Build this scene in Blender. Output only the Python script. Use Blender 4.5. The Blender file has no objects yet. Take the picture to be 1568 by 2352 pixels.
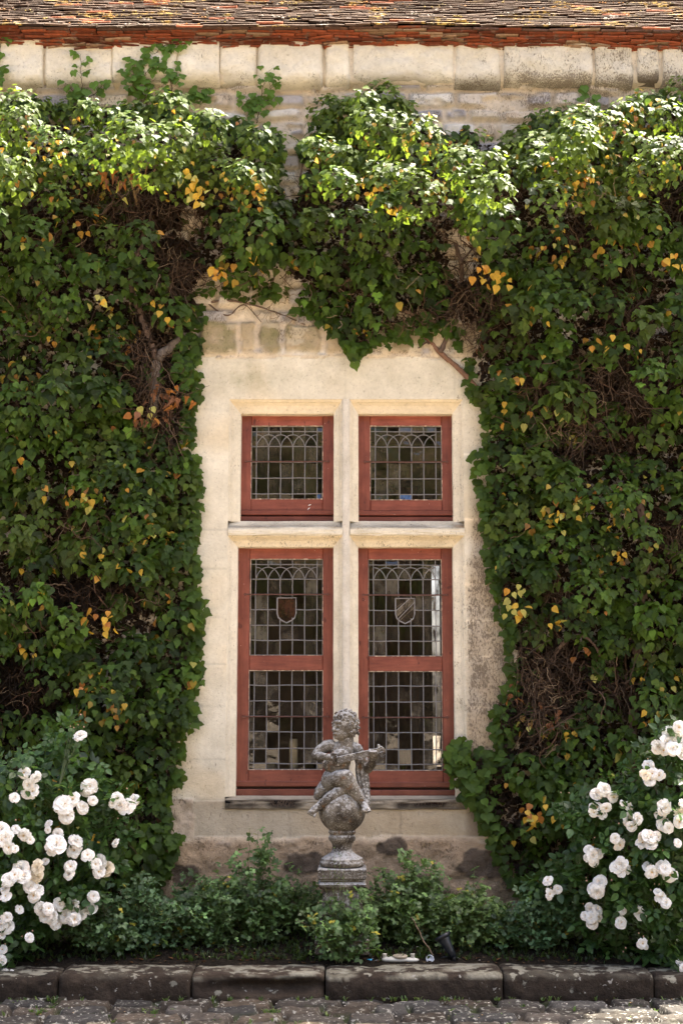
import bpy, bmesh, math, random
import numpy as np
from mathutils import Vector, Matrix
R = math.radians
rng = np.random.default_rng(11)
random.seed(5)
scn = bpy.context.scene
COL = scn.collection

# ---------------------------------------------------------------- camera
CAM = np.array([0.0, -8.5, 1.42]); PITCH = R(7.9); FO = 3332.0; CU, CV = 784.0, 1176.0
cd = bpy.data.cameras.new("camera"); cam = bpy.data.objects.new("camera", cd); COL.objects.link(cam)
cd.sensor_fit = 'VERTICAL'; cd.sensor_height = 36; cd.sensor_width = 24; cd.lens = 36 * FO / 2352
cam.location = CAM; cam.rotation_euler = (R(90) + PITCH, 0, 0); cd.clip_end = 400; cd.clip_start = 0.1
scn.camera = cam
# ---------------------------------------------------------------- sky and sun (sun high, behind the house, to the right)
SUN_EL, SUN_AZ = 65.0, 59.0      # azimuth measured from +Y (behind the house) towards +X
w = bpy.data.worlds.new("World"); scn.world = w; w.use_nodes = True
nt = w.node_tree; nt.nodes.clear()
sky = nt.nodes.new('ShaderNodeTexSky'); sky.sky_type = 'NISHITA'; sky.sun_disc = False
sky.sun_elevation = R(SUN_EL); sky.sun_rotation = R(SUN_AZ); sky.air_density = 0.55; sky.dust_density = 6.0; sky.ozone_density = 0.0
bg = nt.nodes.new('ShaderNodeBackground'); bg.inputs[1].default_value = 0.135
wo = nt.nodes.new('ShaderNodeOutputWorld'); nt.links.new(sky.outputs[0], bg.inputs[0]); nt.links.new(bg.outputs[0], wo.inputs[0])
sd = bpy.data.lights.new("sun", 'SUN'); sd.energy = 5.0; sd.angle = R(0.5); sd.color = (1.0, 0.93, 0.80)
sun = bpy.data.objects.new("sun", sd); COL.objects.link(sun)
sdir = Vector((math.sin(R(SUN_AZ)) * math.cos(R(SUN_EL)), math.cos(R(SUN_AZ)) * math.cos(R(SUN_EL)), math.sin(R(SUN_EL))))
sun.rotation_euler = sdir.to_track_quat('Z', 'Y').to_euler(); sun.location = (3, 4, 12)
scn.view_settings.view_transform = 'Standard'; scn.view_settings.look = 'None'
scn.view_settings.exposure = 2.68; scn.view_settings.gamma = 1.0
scn.cycles.max_bounces = 7; scn.cycles.diffuse_bounces = 4; scn.cycles.glossy_bounces = 3
scn.cycles.transmission_bounces = 4; scn.cycles.transparent_max_bounces = 6
scn.cycles.sample_clamp_indirect = 6.0; scn.cycles.use_denoising = True

# ---------------------------------------------------------------- helpers
ct, st = math.cos(PITCH), math.sin(PITCH)
def at(u, v, Y=0.0):
    """world point on the plane y=Y for a measured photo position (1568x2352 grid)"""
    x = (u - CU) / FO; y = (CV - v) / FO
    d = np.array([x, ct - y * st, st + y * ct]); s = (Y - CAM[1]) / d[1]
    return CAM + s * d
def atn(u, v, Y):
    u = np.asarray(u, float); v = np.asarray(v, float); Y = np.asarray(Y, float) + 0 * u
    x = (u - CU) / FO; y = (CV - v) / FO
    dy = ct - y * st; s = (Y - CAM[1]) / dy
    return np.stack([s * x, Y, CAM[2] + s * (st + y * ct)], -1)
def uv_of(P):
    P = np.asarray(P, float) - CAM
    f = P[..., 1] * ct + P[..., 2] * st; y = -P[..., 1] * st + P[..., 2] * ct
    return CU + FO * P[..., 0] / f, CV - FO * y / f

_lat = np.random.default_rng(3).random((256, 256))
def vnoise(x, y, seed=0):
    x = np.asarray(x) + seed * 17.3; y = np.asarray(y) + seed * 9.1
    xi = np.floor(x).astype(int); yi = np.floor(y).astype(int); fx = x - xi; fy = y - yi
    fx = fx * fx * (3 - 2 * fx); fy = fy * fy * (3 - 2 * fy)
    g = lambda a, b: _lat[a % 256, b % 256]
    return (g(xi, yi) * (1 - fx) + g(xi + 1, yi) * fx) * (1 - fy) + (g(xi, yi + 1) * (1 - fx) + g(xi + 1, yi + 1) * fx) * fy
def fbm(x, y, oct=4, seed=0):
    s = 0; a = 0.5; t = 0
    for i in range(oct):
        s = s + a * vnoise(x * 2 ** i, y * 2 ** i, seed + i * 3); t += a; a *= 0.5
    return s / t
def sstep(a, b, x):
    t = np.clip((x - a) / (b - a), 0, 1); return t * t * (3 - 2 * t)

class B:
    """collects vertices / faces / colours for one mesh"""
    def __init__(s): s.v = []; s.f = []; s.c = []; s.a = []; s.n = 0
    def add(s, V, F, col=(0.5, 0.5, 0.5), mi=0, aux=None):
        V = np.asarray(V, float).reshape(-1, 3); n = len(V)
        F = [np.asarray(F)] if isinstance(F, np.ndarray) else [np.array([f]) for f in F]
        for f in F: s.f.append((f + s.n, mi))
        c = np.asarray(col, float)
        if c.ndim == 1: c = np.tile(c, (n, 1))
        s.v.append(V); s.c.append(c)
        if aux is None: aux = np.zeros((n, 3))
        aux = np.asarray(aux, float)
        if aux.ndim == 1: aux = np.tile(aux, (n, 1))
        s.a.append(aux); s.n += n
    def box(s, lo, hi, col=(0.5, 0.5, 0.5), mi=0, M=None, aux=None):
        x0, y0, z0 = lo; x1, y1, z1 = hi
        V = np.array([(x0, y0, z0), (x1, y0, z0), (x1, y1, z0), (x0, y1, z0), (x0, y0, z1), (x1, y0, z1), (x1, y1, z1), (x0, y1, z1)], float)
        if M is not None: V = V @ M[:3, :3].T + M[:3, 3]
        s.add(V, np.array([(0, 3, 2, 1), (4, 5, 6, 7), (0, 1, 5, 4), (1, 2, 6, 5), (2, 3, 7, 6), (3, 0, 4, 7)]), col, mi, aux)
    def tube(s, P, r, k=5, col=(0.3, 0.3, 0.3), mi=0, cap=True):
        P = np.asarray(P, float); n = len(P); r = np.broadcast_to(np.asarray(r, float), (n,))
        T = np.gradient(P, axis=0); T /= np.linalg.norm(T, axis=1, keepdims=True) + 1e-9
        up = np.array([0.31, 0.2, 0.93]); A = np.cross(T, up); ln = np.linalg.norm(A, axis=1, keepdims=True)
        A = np.where(ln > 1e-3, A / np.maximum(ln, 1e-9), np.array([1.0, 0, 0])); Bn = np.cross(T, A)
        an = np.arange(k) * 2 * math.pi / k
        V = P[:, None] + r[:, None, None] * (np.cos(an)[None, :, None] * A[:, None] + np.sin(an)[None, :, None] * Bn[:, None])
        i = np.arange(n - 1)[:, None] * k; j = np.arange(k)[None]; j2 = (j + 1) % k
        F = np.stack([i + j, i + j2, i + k + j2, i + k + j], -1).reshape(-1, 4)
        s.add(V.reshape(-1, 3), F, col, mi)
        if cap and k > 4:
            s.f.append((np.array([list(range(k))[::-1]]) + s.n - n * k, mi)); s.f.append((np.array([list(range(k))]) + s.n - k, mi))
    def lathe(s, prof, c, k=24, col=(0.5, 0.5, 0.5), mi=0, M=None, cap=False):
        prof = np.asarray(prof, float); an = np.arange(k) * 2 * math.pi / k; n = len(prof)
        V = np.stack([prof[:, :1] * np.cos(an), prof[:, :1] * np.sin(an), np.repeat(prof[:, 1:], k, 1)], -1).reshape(-1, 3)
        if M is not None: V = V @ M[:3, :3].T
        V = V + np.asarray(c, float)
        i = np.arange(n - 1)[:, None] * k; j = np.arange(k)[None]; j2 = (j + 1) % k
        s.add(V, np.stack([i + j, i + j2, i + k + j2, i + k + j], -1).reshape(-1, 4), col, mi)
        if cap:
            s.f.append((np.array([list(range(k))[::-1]]) + s.n - n * k, mi)); s.f.append((np.array([list(range(k))]) + s.n - k, mi))
    def grid(s, V, col=(0.5, 0.5, 0.5), mi=0, aux=None, keep=None, flip=False):
        """V (m,n,3) height field"""
        m, n = V.shape[:2]; i = np.arange(m - 1)[:, None] * n; j = np.arange(n - 1)[None]
        F = np.stack([i + j, i + j + 1, i + n + j + 1, i + n + j], -1)
        if flip: F = F[..., ::-1]
        F = F[keep] if keep is not None else F.reshape(-1, 4)
        c = np.asarray(col, float); c = c.reshape(-1, 3) if c.ndim == 3 else c
        s.add(V.reshape(-1, 3), F, c, mi, None if aux is None else np.asarray(aux).reshape(-1, 3))
    def build(s, name, mats, parent=None, smooth=False):
        me = bpy.data.meshes.new(name)
        V = np.concatenate(s.v); me.vertices.add(len(V)); me.vertices.foreach_set("co", V.ravel())
        loops = np.concatenate([f.ravel() for f, m in s.f]); sizes = np.concatenate([np.full(len(f), f.shape[1]) for f, m in s.f])
        mi = np.concatenate([np.full(len(f), m) for f, m in s.f])
        me.loops.add(len(loops)); me.loops.foreach_set("vertex_index", loops.astype(np.int32))
        me.polygons.add(len(sizes)); st_ = np.concatenate([[0], np.cumsum(sizes)[:-1]])
        me.polygons.foreach_set("loop_start", st_.astype(np.int32)); me.polygons.foreach_set("material_index", mi.astype(np.int32))
        me.polygons.foreach_set("use_smooth", np.full(len(sizes), bool(smooth)))
        for nm, dat in (("Col", s.c), ("Aux", s.a)):
            C = np.concatenate(dat)
            if nm == "Aux" and not C.any(): continue
            at_ = me.color_attributes.new(nm, 'FLOAT_COLOR', 'POINT')
            at_.data.foreach_set("color", np.concatenate([C, np.ones((len(C), 1))], 1).ravel())
        me.update(calc_edges=True); me.validate()
        for m in (mats if isinstance(mats, (list, tuple)) else [mats]): me.materials.append(m)
        o = bpy.data.objects.new(name, me); COL.objects.link(o)
        if parent is not None: o.parent = parent
        return o
def tag(o, label=None, cat=None, group=None, kind=None):
    if label: o['label'] = label
    if cat: o['category'] = cat
    if group: o['group'] = group
    if kind: o['kind'] = kind
    return o
def empty(name, loc=(0, 0, 0), parent=None):
    o = bpy.data.objects.new(name, None); COL.objects.link(o); o.location = loc; o.empty_display_size = 0.1
    if parent: o.parent = parent
    return o
def thing(name, label, cat, group=None): return tag(empty(name), label, cat, group)
def in_poly(px, py, poly):
    inside = np.zeros(np.shape(px), bool); n = len(poly)
    for i in range(n):
        x0, y0 = poly[i]; x1, y1 = poly[(i + 1) % n]
        c = ((y0 > py) != (y1 > py)) & (px < (x1 - x0) * (py - y0) / ((y1 - y0) or 1e-9) + x0)
        inside ^= c
    return inside
def seg_dist(px, py, poly, closed=True):
    d = np.full(np.shape(px), 1e9); n = len(poly)
    for i in range(n if closed else n - 1):
        x0, y0 = poly[i]; x1, y1 = poly[(i + 1) % n]; dx, dy = x1 - x0, y1 - y0
        t = np.clip(((px - x0) * dx + (py - y0) * dy) / (dx * dx + dy * dy + 1e-9), 0, 1)
        d = np.minimum(d, np.hypot(px - x0 - t * dx, py - y0 - t * dy))
    return d

# ---------------------------------------------------------------- materials
class N:
    def __init__(s, name):
        s.m = bpy.data.materials.new(name); s.m.use_nodes = True; s.t = s.m.node_tree; s.t.nodes.clear()
        s.out = s.n('ShaderNodeOutputMaterial')
    def n(s, typ, ins=None, **kw):
        x = s.t.nodes.new(typ)
        for k, v in kw.items(): setattr(x, k, v)
        for k, v in (ins or {}).items():
            if isinstance(v, bpy.types.NodeSocket): s.t.links.new(v, x.inputs[k])
            else: x.inputs[k].default_value = v
        return x
    def attr(s, nm='Col'): return s.n('ShaderNodeAttribute', attribute_name=nm)
    def pos(s, scale=(1, 1, 1)):
        g = s.n('ShaderNodeTexCoord'); return s.n('ShaderNodeMapping', {0: g.outputs['Object'], 3: scale}).outputs[0]
    def noise(s, vec, scale, detail=5, rough=0.6): return s.n('ShaderNodeTexNoise', {'Vector': vec, 'Scale': scale, 'Detail': detail, 'Roughness': rough}).outputs[0]
    def ramp(s, f, a, b, ca=(0, 0, 0, 1), cb=(1, 1, 1, 1)):
        r = s.n('ShaderNodeValToRGB', {0: f}); e = r.color_ramp.elements; e[0].position = a; e[1].position = b; e[0].color = ca; e[1].color = cb
        return r.outputs[0]
    def mix(s, f, a, b, mode='MIX'):
        x = s.n('ShaderNodeMix', data_type='RGBA', blend_type=mode)
        for i, v in ((0, f), (6, a), (7, b)):
            if isinstance(v, bpy.types.NodeSocket): s.t.links.new(v, x.inputs[i])
            else: x.inputs[i].default_value = v if i == 0 or len(v) == 4 else (*v, 1)
        return x.outputs[2]
    def math(s, op, a, b=0.0, clamp=False): return s.n('ShaderNodeMath', {0: a, 1: b}, operation=op, use_clamp=clamp).outputs[0]
    def bsdf(s, col, rough=0.8, spec=0.4, bump=None, bstr=0.3, bdist=0.01, **kw):
        ins = {'Base Color': col if isinstance(col, bpy.types.NodeSocket) else (*col, 1), 'Roughness': rough, 'Specular IOR Level': spec}
        ins.update(kw)
        p = s.n('ShaderNodeBsdfPrincipled', ins)
        if bump is not None:
            b = s.n('ShaderNodeBump', {'Strength': bstr, 'Distance': bdist, 'Height': bump}); s.t.links.new(b.outputs[0], p.inputs['Normal'])
        return p.outputs[0]
    def done(s, sh): s.t.links.new(sh, s.out.inputs[0]); return s.m

def wall_material():
    m = N("old_stone_wall"); c = m.attr().outputs[0]; aux = m.n('ShaderNodeSeparateColor', {0: m.attr('Aux').outputs[0]})
    P = m.pos(); n1 = m.noise(P, 6, 6, .65); n2 = m.noise(P, 45, 6, .7); n3 = m.noise(m.pos((1.0, 1, .38)), 165, 6, .66); n4 = m.noise(P, 9, 3, .6)
    c = m.mix(1.0, c, m.ramp(n1, .25, .75, (.80, .78, .74, 1), (1.1, 1.1, 1.1, 1)), 'MULTIPLY')
    c = m.mix(1.0, c, m.ramp(n2, .3, .7, (.90, .89, .88, 1), (1.05, 1.05, 1.05, 1)), 'MULTIPLY')
    thr = m.math('ADD', m.math('MULTIPLY', aux.outputs[0], .30), m.math('MULTIPLY', m.math('SUBTRACT', n4, .5), .46))
    spec = m.math('MULTIPLY', m.math('SUBTRACT', m.math('ADD', n3, thr), .73), 14.0, True)
    c = m.mix(m.math('MULTIPLY', spec, .70), c, (.11, .078, .052))
    moss = m.math('MULTIPLY', aux.outputs[2], m.ramp(n4, .3, .65), True)
    c = m.mix(moss, c, (.23, .21, .095))
    n5 = m.noise(P, 140, 4, .7); pit = m.ramp(m.noise(P, 85, 3, .55), .62, .70); c = m.mix(m.math('MULTIPLY', pit, .30), c, (.20, .15, .10)); bh = m.math('SUBTRACT', m.math('ADD', m.math('ADD', m.math('MULTIPLY', n2, .6), m.math('MULTIPLY', n1, .6)), m.math('MULTIPLY', n5, .25)), m.math('MULTIPLY', pit, .35))
    b = m.math('MULTIPLY', m.math('SUBTRACT', bh, m.math('MULTIPLY', spec, .25)), m.math('ADD', m.math('MULTIPLY', aux.outputs[1], 1.0), .16))
    return m.done(m.bsdf(c, .92, .2, b, .75, .02))
def noisy(name, scale=30, dark=.7, light=1.1, rough=.8, spec=.3, bstr=.4, bdist=.004, stretch=(1, 1, 1), speck=None, speck_at=.6, speck_scale=60, base=None):
    m = N(name); c = m.attr().outputs[0] if base is None else m.n('ShaderNodeRGB').outputs[0]
    if base is not None: c.default_value = (*base, 1)
    n = m.noise(m.pos(stretch), scale, 6, .65); c = m.mix(1.0, c, m.ramp(n, .25, .75, (dark, dark, dark, 1), (light, light, light, 1)), 'MULTIPLY')
    if speck is not None:
        n2 = m.noise(m.pos(), speck_scale, 4, .6); c = m.mix(m.ramp(n2, speck_at, speck_at + .04), c, speck)
    return m.done(m.bsdf(c, rough, spec, n, bstr, bdist))
def leaf_material(name, rough=.38, spec=.5, trans=.25, transcol=(.35, .6, .08)):
    m = N(name); c = m.attr().outputs[0]; n = m.noise(m.pos(), 55, 3, .5)
    c = m.mix(1.0, c, m.ramp(n, .3, .7, (.8, .82, .8, 1), (1.15, 1.12, 1.1, 1)), 'MULTIPLY')
    p = m.bsdf(c, rough, spec); tc = m.mix(.55, c, transcol); tc = m.mix(1.0, tc, (1.5, 1.5, 1.0), 'MULTIPLY') if False else tc
    t = m.n('ShaderNodeBsdfTranslucent', {0: tc}).outputs[0]
    x = m.n('ShaderNodeMixShader', {0: trans, 1: p, 2: t}); return m.done(x.outputs[0])
def roof_material():
    m = N("weathered_roof_tile"); c = m.attr().outputs[0]; P = m.pos()
    n1 = m.noise(P, 7, 5, .6); n2 = m.noise(P, 60, 5, .7); n3 = m.noise(P, 3.0, 4, .6); n4 = m.noise(P, 28, 5, .65)
    nz = m.n('ShaderNodeSeparateXYZ', {0: m.n('ShaderNodeNewGeometry').outputs['Normal']}).outputs[2]
    up = m.ramp(nz, .05, .5)
    c = m.mix(1.0, c, m.ramp(n2, .3, .7, (.6, .6, .6, 1), (1.2, 1.2, 1.2, 1)), 'MULTIPLY')
    c = m.mix(m.math('MULTIPLY', m.ramp(n4, .36, .50), m.math('ADD', m.math('MULTIPLY', up, .36), .03)), c, (.17, .13, .095))
    c = m.mix(m.math('MULTIPLY', m.ramp(n1, .62, .68), m.ramp(n2, .48, .6)), c, (.62, .57, .50))
    c = m.mix(m.math('MULTIPLY', m.ramp(n3, .56, .62), m.ramp(n4, .5, .58)), c, (.45, .30, .08))
    return m.done(m.bsdf(c, .95, .1, n2, .8, .008))
def statue_material():
    m = N("lichened_toplit_statue_stone"); P = m.pos(); n1 = m.noise(P, 9, 5, .6); n2 = m.noise(P, 150, 3, .65); n3 = m.noise(P, 26, 5, .65); n4 = m.noise(P, 60, 6, .7)
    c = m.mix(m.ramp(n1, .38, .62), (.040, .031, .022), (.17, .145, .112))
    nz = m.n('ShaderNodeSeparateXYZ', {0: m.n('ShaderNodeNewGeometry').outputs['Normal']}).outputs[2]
    k = m.math('ADD', n4, m.math('MULTIPLY', nz, .26))  # lichen by normal also paints top light: tops paler, undersides darker
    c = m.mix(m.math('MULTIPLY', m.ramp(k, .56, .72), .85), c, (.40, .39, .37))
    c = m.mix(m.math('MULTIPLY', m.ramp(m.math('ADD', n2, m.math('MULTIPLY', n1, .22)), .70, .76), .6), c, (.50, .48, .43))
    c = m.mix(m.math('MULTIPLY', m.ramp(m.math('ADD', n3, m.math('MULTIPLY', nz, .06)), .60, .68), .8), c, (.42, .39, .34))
    c = m.mix(m.math('MULTIPLY', m.ramp(m.noise(P, 17, 4, .6), .60, .68), .7), c, (.15, .075, .03))
    c = m.mix(m.ramp(m.noise(P, 95, 4, .6), .62, .68), c, (.025, .02, .016))
    return m.done(m.bsdf(c, .95, .15, m.math('ADD', n4, n2), .35, .003))
def kerb_material():
    m = N("lichened_kerb_stone"); c = m.attr().outputs[0]; P = m.pos(); n1 = m.noise(P, 9, 6, .65); n2 = m.noise(P, 40, 6, .7); n3 = m.noise(P, 16, 5, .6)
    geo = m.n('ShaderNodeNewGeometry'); nz = m.n('ShaderNodeSeparateXYZ', {0: geo.outputs['Normal']}).outputs[2]
    c = m.mix(1.0, c, m.ramp(n1, .3, .7, (.5, .46, .42, 1), (1.25, 1.2, 1.15, 1)), 'MULTIPLY')
    c = m.mix(1.0, c, m.ramp(n2, .3, .7, (.7, .7, .7, 1), (1.2, 1.2, 1.2, 1)), 'MULTIPLY')
    edge = m.math('MULTIPLY', m.ramp(nz, .25, .6), m.ramp(nz, .995, .93))
    k = m.math('ADD', n3, m.math('ADD', m.math('MULTIPLY', nz, .07), m.math('MULTIPLY', edge, .08)))
    c = m.mix(m.math('MULTIPLY', m.ramp(k, .64, .69), .8), c, (.25, .235, .18))
    c = m.mix(m.ramp(m.noise(P, 30, 3, .5), .69, .71), c, (.26, .24, .20))
    return m.done(m.bsdf(c, .92, .2, m.math('ADD', n1, n2), .8, .012))
def wood_material():
    m = N("red_painted_wood"); c = m.attr().outputs[0]; aux = m.n('ShaderNodeSeparateColor', {0: m.attr('Aux').outputs[0]}).outputs[0]
    gh = m.noise(m.pos((.12, 1, 1)), 60, 6, .65); gv = m.noise(m.pos((1, 1, .1)), 60, 6, .65)
    g = m.mix(aux, gh, gv)
    c = m.mix(1.0, c, m.ramp(g, .3, .7, (.72, .70, .70, 1), (1.16, 1.18, 1.2, 1)), 'MULTIPLY')
    c = m.mix(1.0, c, m.ramp(m.noise(m.pos(), 7, 5, .65), .3, .7, (.74, .66, .66, 1), (1.25, 1.32, 1.34, 1)), 'MULTIPLY')
    kn = m.noise(m.pos((1, 1, .6)), 28, 2, .4); c = m.mix(m.math('MULTIPLY', m.ramp(kn, .70, .74), .7), c, (.07, .018, .012))
    c = m.mix(m.ramp(m.noise(m.pos(), 75, 3, .6), .735, .75), c, (.5, .34, .26))
    return m.done(m.bsdf(c, .42, .35, g, .3, .002))
def glass_material():
    m = N("old_window_glass"); a = m.attr().outputs[0]; aux = m.n('ShaderNodeSeparateColor', {0: m.attr('Aux').outputs[0]})
    P = m.pos(); n = m.noise(m.pos((1, 1, .45)), 22, 4, .6); n2 = m.noise(P, 9, 2, .5); n3 = m.noise(P, 120, 4, .7)
    b = m.n('ShaderNodeBump', {'Strength': .9, 'Distance': .004, 'Height': m.math('ADD', n2, m.math('MULTIPLY', n, .4))})
    streak = m.ramp(n, .35, .7, (.5, .48, .45, 1), (1.5, 1.45, 1.35, 1))
    dirt = m.n('ShaderNodeBsdfDiffuse', {0: m.mix(1.0, a, streak, 'MULTIPLY')}).outputs[0]
    tr = m.n('ShaderNodeBsdfTransparent', {0: (.86, .83, .76, 1)}).outputs[0]
    k = m.math('MULTIPLY', aux.outputs[0], m.math('ADD', .65, m.ramp(n, .4, .65)), True)
    body = m.n('ShaderNodeMixShader', {0: k, 1: tr, 2: dirt}).outputs[0]
    gl = m.n('ShaderNodeBsdfGlossy', {0: (.9, .88, .85, 1), 'Roughness': .06}); m.t.links.new(b.outputs[0], gl.inputs['Normal'])
    fr = m.n('ShaderNodeFresnel', {0: 1.7}); m.t.links.new(b.outputs[0], fr.inputs['Normal'])
    x = m.n('ShaderNodeMixShader', {0: fr.outputs[0], 1: body, 2: gl.outputs[0]}); return m.done(x.outputs[0])

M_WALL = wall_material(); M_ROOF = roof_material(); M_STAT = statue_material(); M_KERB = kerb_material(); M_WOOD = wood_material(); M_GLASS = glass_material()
M_CORB = noisy("fired_red_tile", 40, .55, 1.25, .85, .25, .6, .004, speck=(.16, .08, .05), speck_at=.56, speck_scale=22)
M_LEAD = noisy("grey_lead", 60, .7, 1.2, .55, .4, .3, .001)
M_IRON = noisy("rusty_iron", 60, .7, 1.3, .7, .3, .4, .002)
M_SOIL = noisy("dark_soil", 30, .5, 1.5, .95, .1, 1.0, .03, speck=(.10, .07, .04), speck_at=.62, speck_scale=45)
M_COB = noisy("cobble_stone", 26, .5, 1.4, .85, .2, 1.0, .012, speck=(.22, .21, .18), speck_at=.585, speck_scale=42)
M_GRAV = noisy("courtyard_gravel", 40, .8, 1.15, .95, .2, .6, .01)
M_BARK = noisy("ivy_bark", 60, .5, 1.35, .9, .15, .7, .004, stretch=(1, 1, .4))
M_IVY = leaf_material("ivy_leaf", .56, .24, .34, (.36, .50, .04))
M_YEL = leaf_material("yellow_ivy_leaf", .5, .3, .3, (.8, .5, .05))
M_DRY = leaf_material("dry_leaf", .8, .1, .2, (.5, .25, .1))
M_ROSELEAF = leaf_material("rose_leaf", .42, .35, .25)
M_PETAL = leaf_material("rose_petal", .6, .15, .25, (.95, .93, .88))
M_STAMEN = noisy("stamens", 90, .7, 1.2, .8, .2)
M_PLAIN = noisy("interior_plaster", 8, .7, 1.2, .9, .1)
M_PUTTY = noisy("cracked_putty", 80, .7, 1.1, .85, .2)
M_PLASTIC = noisy("dull_plastic", 30, .75, 1.05, .5, .4, .2, .001)
M_DARKPL = noisy("black_plastic", 30, .8, 1.1, .35, .5, .1, .001)
M_WAX = noisy("candle_wax", 15, .9, 1.05, .5, .4, .1, .001)
# ================================================================ GROUND, BED, KERB
g = B()
V = np.array([[(-90, -90, -.07), (90, -90, -.07)], [(-90, 90, -.07), (90, 90, -.07)]], float)
g.grid(V, (.205, .175, .14)); tag(g.build("ground", M_GRAV), kind='structure')
# cobbled pavement
xs = np.arange(-3.4, 3.4, .011); ys = np.arange(-2.9, -.93, .011); X, Y = np.meshgrid(xs, ys)
def blocks(X, Y, rows, wmin, wmax, seed, gap, soft, warp=.02, wf=5.0):
    """irregular coursed blocks: returns (mask 0 joint..1 stone, id)"""
    r = np.random.default_rng(seed)
    Xw = X + (fbm(X * wf, Y * wf, 3, seed) - .5) * warp * 2; Yw = Y + (fbm(X * wf * .8, Y * wf, 3, seed + 5) - .5) * warp * 2
    mask = np.zeros_like(X); idd = np.zeros(X.shape, int); k = 0
    for i in range(len(rows) - 1):
        y0, y1 = rows[i], rows[i + 1]; x = X.min() - r.uniform(0, wmax); sel = (Yw >= y0) & (Yw < y1)
        edges = [x]
        while edges[-1] < X.max() + .1: edges.append(edges[-1] + r.uniform(wmin, wmax))
        edges = np.array(edges); xx = Xw[sel]; j = np.clip(np.searchsorted(edges, xx) - 1, 0, len(edges) - 2)
        hw = (edges[j + 1] - edges[j]) / 2; hh = (y1 - y0) / 2; jit = r.uniform(.55, 1.5, len(edges))[j]
        dx = hw - abs(xx - (edges[j] + hw)); dy = hh - abs(Yw[sel] - (y0 + hh)); rad = .03
        d = np.minimum(dx, dy); cx = np.clip(rad - dx, 0, 9); cy = np.clip(rad - dy, 0, 9); d = np.where((cx > 0) & (cy > 0), rad - np.hypot(cx, cy), d)
        mask[sel] = sstep(gap * jit, gap * jit + soft, d); idd[sel] = k + j; k += len(edges)
    return mask, idd, r
rows = [-3.0]; rr = np.random.default_rng(4)
while rows[-1] < -.8: rows.append(rows[-1] + rr.uniform(.13, .19))
mk, ids, r_ = blocks(X, Y, rows, .19, .34, 21, .005, .020, .04, 5)
shade = r_.uniform(.5, 1.3, ids.max() + 2)[ids]; tone = r_.uniform(-1, 1, ids.max() + 2)[ids]
Z = mk * (.018 + .012 * r_.random(ids.max() + 2)[ids]) + .024 * fbm(X * 9, Y * 9, 5, 4) * mk + .016 * fbm(X * 28, Y * 28, 4, 6) - .035
st_c = np.stack([.047 + .006 * tone, .039 + .0 * tone, .031 - .005 * tone], -1) * shade[..., None]
jm = fbm(X * 6, Y * 6, 3, 9); jc = np.where(jm[..., None] > .55, np.array([.026, .034, .010]), np.array([.024, .018, .012]))
g = B(); g.grid(np.stack([X, Y, Z], -1), st_c * mk[..., None] + jc * (1 - mk[..., None])); tag(g.build("pavement", M_COB, smooth=True), kind='structure')
# soil of the flower bed
xs = np.arange(-3.4, 3.4, .02); ys = np.arange(-.88, .05, .02); X, Y = np.meshgrid(xs, ys)
def bedz(x, y): return .115 + (np.clip(y + .75, 0, 1) / .75) * .19 + .035 * (fbm(np.asarray(x) * 6, np.asarray(y) * 6, 4, 2) - .5)
g = B(); g.grid(np.stack([X, Y, bedz(X, Y) - .03 * (Y < -.8)], -1), (.016, .012, .008)); tag(g.build("soil", M_SOIL, smooth=True), kind='structure')
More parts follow.
